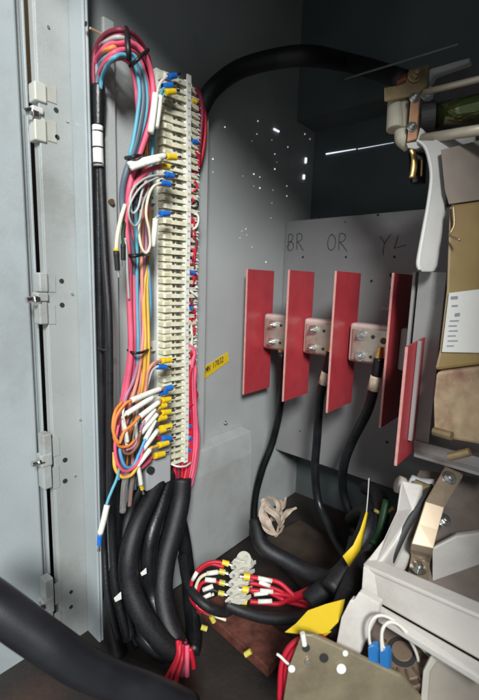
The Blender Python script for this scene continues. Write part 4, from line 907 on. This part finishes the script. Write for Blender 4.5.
dwire('dark wire with steep white sleeve by the small block', 'black', [(220, 593, d), (213, 590, d), (206, 592, d), (203, 599, d), (208, 607, d)], 1.7, lugs=[((218, 592.5, d), (224, 594, d), 'palegold', 2.6)], sleeves=[((203, 590, d-.006), (213, 586, d-.006), 2.2)], group=gS)
dwire('pale wire lowest on the left of small block', 'cream', [(214, 594, d), (205, 598, d), (197, 604, d), (201, 610, d), (212, 615, d), (226, 620, d)], 1.5, sleeves=[((202, 598.5, d-.005), (211, 594, d-.005), 1.9), ((192.5, 593, d-.004), (196.5, 601, d-.004), 1.8)], group=gS)
dwire('outer red wire doubling the top left loop', 'red', [(224, 567, d+.004), (210, 564, d+.004), (198, 572, d+.004), (190, 586, d+.004), (192, 600, d+.004), (202, 612, d)], 2.0, group=gS)
gT = 'red wires on the right of the small block'; d = .48
for i, (vv, lb) in enumerate(((577, 'highest red wire right of the small block'), (590, 'middle red wire right of the small block'), (601.5, 'lowest red wire right of the small block'))):
    s0 = (255, vv+.5) if i else (253, vv+.5)
    dwire(lb, 'red', [(250, vv, d), (264, vv+2-i*.4, d), (280, vv+6-i*2, d), (296, 597, d-.01), (312, 602+i*2, d-.02), (325, 598+i*3, d-.03)], 2.3,
          lugs=[((250-i*1.5, vv, d), (243.5-i*1.5, vv-1, d), 'yellow', 3.4)], sleeves=[((258+i*2-4*(i == 2), vv+1-i*.5, d-.004), (272+i-2*(i == 2), vv+4-i*2.2, d-.004), 2.2)], group=gT)
dwire('second red wire beneath the highest, double sleeved', 'red', [(250, 583, d), (262, 585, d), (278, 590, d), (296, 600, d), (312, 607, d-.01)], 2.0, sleeves=[((259, 582, d-.005), (270, 586, d-.005), 2.0)], group=gT)
dwire('red wire slack under the small block to the right', 'red', [(252, 592, d), (268, 592, d), (284, 600, d), (300, 605, d-.01), (322, 610, d-.02)], 2.2, sleeves=[((254, 594.5, d-.005), (268, 593, d-.005), 1.9)], group=gT)
dwire('thick red wire merging into the dark loom', 'red', [(288, 600, d), (298, 596, d-.01), (308, 592, d-.02), (318, 588, d-.02)], 4.2, group=gT)
for (a, b, k, lb) in (((201, 627, .46), (207, 629, .46), 'palegold', 'loose olive lug lying left on the reddish bar'), ((245, 655, .43), (251, 651, .43), 'palegold', 'loose olive lug at the lower end of the bar'), ((211, 616, .47), (214, 622, .47), 'palegold', 'tiny olive lug just above the reddish bar')):
    o = obj('loose_lug', cyl(PD(*a), PD(*b), .0028, 12), LUG[k]); tag(o, lb, 'lug')

# ================================================================== TRAY bottom right
tr = thing('moulded_tray', 'large off-white moulded contactor tray with deep rims, bottom right', 'tray', PD(400, 620, .36))
dA = .375
A = PD(364, 566, dA); ya_ = A.y
def TY(u, v, y=ya_): return PY(u, v, y)
# front cross wall (faces viewer)
fw = [TY(364, 566), TY(500, 627), TY(500, 672), TY(380, 604), TY(366, 594)]
obj('cross_wall', slab(fw, (0, .010, 0)), CASTP, tr, bevel=.0018)
# top rim lip of the cross wall
obj('cross_rim', slab([TY(363, 564, ya_-.002), TY(500, 624.5, ya_-.002), TY(500, 629, ya_-.002), TY(363.5, 569, ya_-.002)], (0, .016, 0)), CASTP, tr, bevel=.0012)
# sloping ledge below the cross wall
obj('ledge', slab([TY(380, 604.5, ya_-.001), TY(500, 673, ya_-.001), TY(500, 690, ya_-.018), TY(378, 616, ya_-.012)], (0, 0, -.006)), CASTP, tr, bevel=.001)
# left rim running deep
lr = [PD(362.5, 565, dA), PD(375, 571, dA-.002), PD(398, 540, .385), PD(414, 510, .395), PD(424, 484, .405), PD(401, 480, .41), PD(397, 510, .405), PD(384, 538, .392)]
obj('left_rim', slab(lr, (.0, .002, -.028)), CASTP, tr, bevel=.002)
# inner floor of the upper cavity
fl = [PD(372, 575, .41), PD(500, 630, .36), PD(500, 480, .44), PD(420, 470, .46)]
obj('cavity_floor', slab(fl, (0, 0, -.004)), mat('cavity_brown', (.16, .125, .105), .6, var=.3, scale=30, dirt=(.34, .29, .23), dirt_amt=.5), tr)
# inner raised ribs
obj('inner_rib', pslab([(432, 548), (455, 536), (500, 530), (500, 620), (432, 590)], .395, .01), CASTP, tr, bevel=.002)
obj('inner_rib', pslab([(392, 552), (404, 535), (412, 548), (404, 572), (392, 577)], .395, .01), CASTP, tr, bevel=.002)
# lower-left outer wall with stepped posts
obj('outer_wall', pslab([(359, 592), (380, 604), (378, 616), (366, 640), (352, 672), (345, 720), (330, 720), (335, 650), (341, 618), (350, 600), (353, 601)], .352, .008), CASTP, tr, bevel=.003)
obj('corner_post', pslab([(363, 566), (379, 575), (380, 606), (361, 594)], dA-.006, .005), CASTP, tr, bevel=.0015)
obj('lower_cavity', pslab([(374, 615), (500, 690), (500, 760), (340, 760), (350, 690)], .372, .004), mat('cavity_dark', (.10, .075, .06), .6, var=.4, scale=30, dirt=(.25, .18, .12), dirt_amt=.6), tr)
# small beige cover bottom right
cv = thing('beige_cover', 'small beige square cover in the bottom right corner', 'cover', PD(440, 672, .335))
obj('cover', pslab([(432, 652), (500, 690), (500, 760), (415, 760), (422, 672)], .335, .012), mat('cover_beige', (.42, .39, .34), .5, var=.08), cv, bevel=.003)
obj('recess', pslab([(437, 661), (500, 697), (500, 760), (424, 760), (430, 672)], .3345, .0004), mat('cover_recess', (.30, .27, .23), .5), cv)
# coil disc
cd = thing('brown_coil', 'dark brown round wound coil sunk in the lower tray cavity', 'coil', PD(407, 655, .36))
ax = (Vector((0, -.35, 1))).normalized()
c0 = PD(402, 655, .362)
obj('coil_body', cyl(c0-ax*.012, c0+ax*.001, .026, 40), mat('coil_brown', (.09, .055, .035), .5, var=.3, scale=60, bump=.3), cd, bevel=.002)
obj('coil_rim', cyl(c0+ax*.0012, c0+ax*.004, .021, 40), mat('coil_rim', (.14, .10, .07), .45, var=.2), cd, bevel=.001)
obj('coil_core', cyl(c0+ax*.0042, c0+ax*.0052, .012, 32), INK, cd)
obj('coil_core', cyl(c0+ax*.0054, c0+ax*.0065, .0085, 32), mat('coil_rim', (.1, .1, .1)), cd, bevel=.001)
for q in range(14):
    a_ = q*2*math.pi/14; e_ = ax.orthogonal().normalized(); f_ = ax.cross(e_); dd_ = e_*math.cos(a_)+f_*math.sin(a_)
    obj('winding_rib', cyl(c0+ax*.0045+dd_*.014, c0+ax*.003+dd_*.0245, .0012, 8), mat('coil_brown', (.1, .1, .1)), cd)
# blue connectors + white wires
for (u, v, lb, wl) in ((373, 655, 'left blue push-on connector with white wire', [(371, 650, .340), (369, 636, .338), (370, 624, .338), (377, 616, .338), (388, 617, .340), (402, 627, .342), (416, 642, .345), (430, 656, .35)]),
                       (384.5, 659, 'right blue push-on connector with looping white wire', [(382, 656, .338), (381.5, 640, .336), (383, 628, .336), (390, 622, .338), (400, 626, .340), (410, 640, .345), (417, 655, .35), (420, 672, .355)])):
    root = thing('blue_connector', lb, 'connector', PD(u, v+10, .34), 'blue connectors on the coil')
    obj('shroud', pslab([(u-5.5, v-8), (u-1, v-10), (u+3, v-9), (u+5, v-4), (u+4.5, v+16), (u-4.5, v+15)], .336, .007), LUG['blue'] if False else mat('connector_blue', (.02, .14, .38), .35, coat=.2), root, bevel=.0015)
    obj('white_wire', tube([PD(*p) for p in wl], .00125, sides=10), W['white'], root, smooth=True)
o = dwire('third white wire rising between the blue connectors', 'white', [(386, 662, .338), (386, 652, .338), (383, 645, .338), (382, 634, .3385), (384, 627, .34)], 1.3)
# strap
spn = thing('metal_strap', 'bronze coloured bent metal strap bolted down in the tray', 'strap', PD(418, 568, .39))
bm = bmesh.new()
S = [((452, 452, .43), (466, 462, .43)), ((443, 470, .415), (462, 478, .412)), ((425, 502, .392), (444, 508, .388)), ((418, 524, .384), (438, 530, .380)), ((411.5, 543, .377), (433.5, 548, .373)), ((410.5, 549, .379), (432, 554.5, .375)), ((410.5, 552, .388), (431, 558, .385)), ((411, 556, .395), (430, 562, .393)), ((408, 575, .398), (428, 585, .395))]
A = [bm.verts.new(PD(*a)) for a, b in S]; B = [bm.verts.new(PD(*b)) for a, b in S]
for i in range(len(S)-1): bm.faces.new((A[i], A[i+1], B[i+1], B[i]))
o = obj('strap', bm, STRAP, spn); s = o.modifiers.new('s', 'SOLIDIFY'); s.thickness = .002; s.offset = 0
b_ = o.modifiers.new('b', 'BEVEL'); b_.width = .0006; b_.segments = 2
hexbolt('bolt', PD(418, 568, .392), (-.3*FW+Vector((0, 0, 1))).normalized(), .0050, STEEL, spn, h=.0035)
hexbolt('bolt', PD(449, 478, .408), (-FW+Vector((0, 0, .6))).normalized(), .0045, STEEL, spn, h=.003)
hexbolt('bolt', PD(444, 520, .402), (-FW+Vector((0, 0, .8))).normalized(), .0042, STEEL, spn, h=.003)
# dark hose inside the tray
cable('dark_hose', 'dark grey hose lying along the inside of the tray rim', [PD(434, 484, .425), PD(420, 503, .404), PD(406, 525, .394), PD(394, 550, .390), PD(384, 574, .396)], .0048, mat('hose_grey', (.035, .035, .036), .6), cat='hose')
# cream hose / cup behind
o = thing('white_cup_insulator', 'pale bluish white cup shaped insulator behind the strap', 'insulator', PD(422, 490, .43))
obj('cup', tube([PD(408, 482, .435), PD(420, 489, .43), PD(434, 492, .425)], [.009, .012, .013], sides=24), mat('insulator_white', (.55, .58, .58), .35, var=.08), o, smooth=True)
obj('collar', tube([PD(398, 484, .43), PD(403, 486, .43)], .009, sides=24), CASTP, o, smooth=True)
obj('orange_clip', pslab([(415, 480), (430, 486), (425, 492), (413, 485)], .415, .003), TANM, o)

# ---- bottom bracket with holes
bb = thing('drilled_bracket', 'olive brown drilled metal bracket at the bottom centre', 'bracket', PD(330, 672, .33))
OB = mat('olive_metal', (.30, .255, .17), .42, .5, var=.18, scale=40, bump=.15, dirt=(.13, .09, .05), dirt_amt=.6)
obj('plate', pslab([(299, 640), (302, 634), (312, 635), (400, 676), (440, 720), (280, 720), (288, 668)], .335, .004), OB, bb, bevel=.001)
for (u, v, r_, m_) in ((306, 648, 4, INK), (324, 658, 4.6, INK), (307.5, 661, 3.0, STEEL), (291.5, 668, 3.5, WHITEP), (341, 668, 4.8, WHITEP), (345, 652.5, 2.8, WHITEP)):
    dd = .3345; p = PD(u, v, dd)
    nm = 'drilled_hole' if m_ is INK else ('screw' if m_ is STEEL else 'plastic_plug')
    obj(nm, cyl(p, p-FW*(.0003 if m_ is INK else .0015), r_/F_PX*dd, 20), m_, bb, bevel=.0003 if m_ is not INK else 0)
obj('white_pin', cyl(PD(302.5, 633, .333), PD(304.5, 645, .333), .0021, 12), WHITEP, bb)
gU = 'red wires behind the drilled bracket'
for lb, L in (('red wire arching left behind the bracket', [(280, 700, .35), (281, 672, .35), (285, 655, .35), (293, 644, .35), (303, 640, .35), (320, 645, .35), (345, 658, .352), (380, 673, .355), (420, 700, .36)]),
              ('second red wire hugging the bracket left edge', [(287, 700, .345), (286, 674, .345), (290, 658, .345), (299, 648, .345), (312, 650, .35)]),
              ('red wire running right above the bracket edge', [(318, 636, .352), (335, 646, .352), (352, 654, .352), (372, 664, .352), (398, 676, .353), (430, 695, .355)])):
    dwire(lb, 'red', L, 3.0, group=gU)
o = obj('cable_tie', tube([PD(277, 654, .34), PD(281, 657, .338), (PD(286, 662, .338)), PD(290, 665, .34)], .0011, sides=8), WHITEP, smooth=True); tag(o, 'white zip tie on the red wires left of the bracket', 'cable tie', 'cable ties')

# thin line at top-left: small straw coloured wire from post top
o = obj('straw_wire', cyl(PX(90, 28, -.36), PX(101, 34, -.365), .0009, 8), mat('straw', (.55, .42, .20), .5)); tag(o, 'short straw coloured wire poking out beside the post top', 'wire')

# ================================================================== camera, light
cam = bpy.data.cameras.new('camera'); co = bpy.data.objects.new('camera', cam); C.objects.link(co)
M = Matrix((( RT.x, UP.x, -FW.x), (RT.y, UP.y, -FW.y), (RT.z, UP.z, -FW.z))).to_4x4()
co.matrix_world = M
cam.sensor_fit = 'VERTICAL'; cam.sensor_height = 24; cam.lens = 24*F_PX/700; cam.dof.use_dof = True; cam.dof.focus_distance = .49; cam.dof.aperture_fstop = 4.0; cam.clip_start = .01; cam.clip_end = 50
bpy.context.scene.camera = co

def area(name, loc, target, size, power, col):
    l = bpy.data.lights.new(name, 'AREA'); l.shape = 'DISK'; l.size = size; l.energy = power; l.color = col
    o = bpy.data.objects.new(name, l); C.objects.link(o); o.location = loc
    o.rotation_euler = (Vector(target)-Vector(loc)).to_track_quat('-Z', 'Y').to_euler(); return o
area('room_lamp', (.98, -.98, 1.02), (-.3, .45, -.1), .55, 60, (.985, 1.0, .985))
w = bpy.data.worlds.new('World'); bpy.context.scene.world = w; w.use_nodes = True
w.node_tree.nodes['Background'].inputs[0].default_value = (.92, .97, 1., 1); w.node_tree.nodes['Background'].inputs[1].default_value = .31
sc = bpy.context.scene
sc.view_settings.view_transform = 'Standard'; sc.view_settings.look = 'None'; sc.view_settings.exposure = .14; sc.view_settings.gamma = 1
sc.cycles.use_denoising = True
sc.cycles.max_bounces = 8
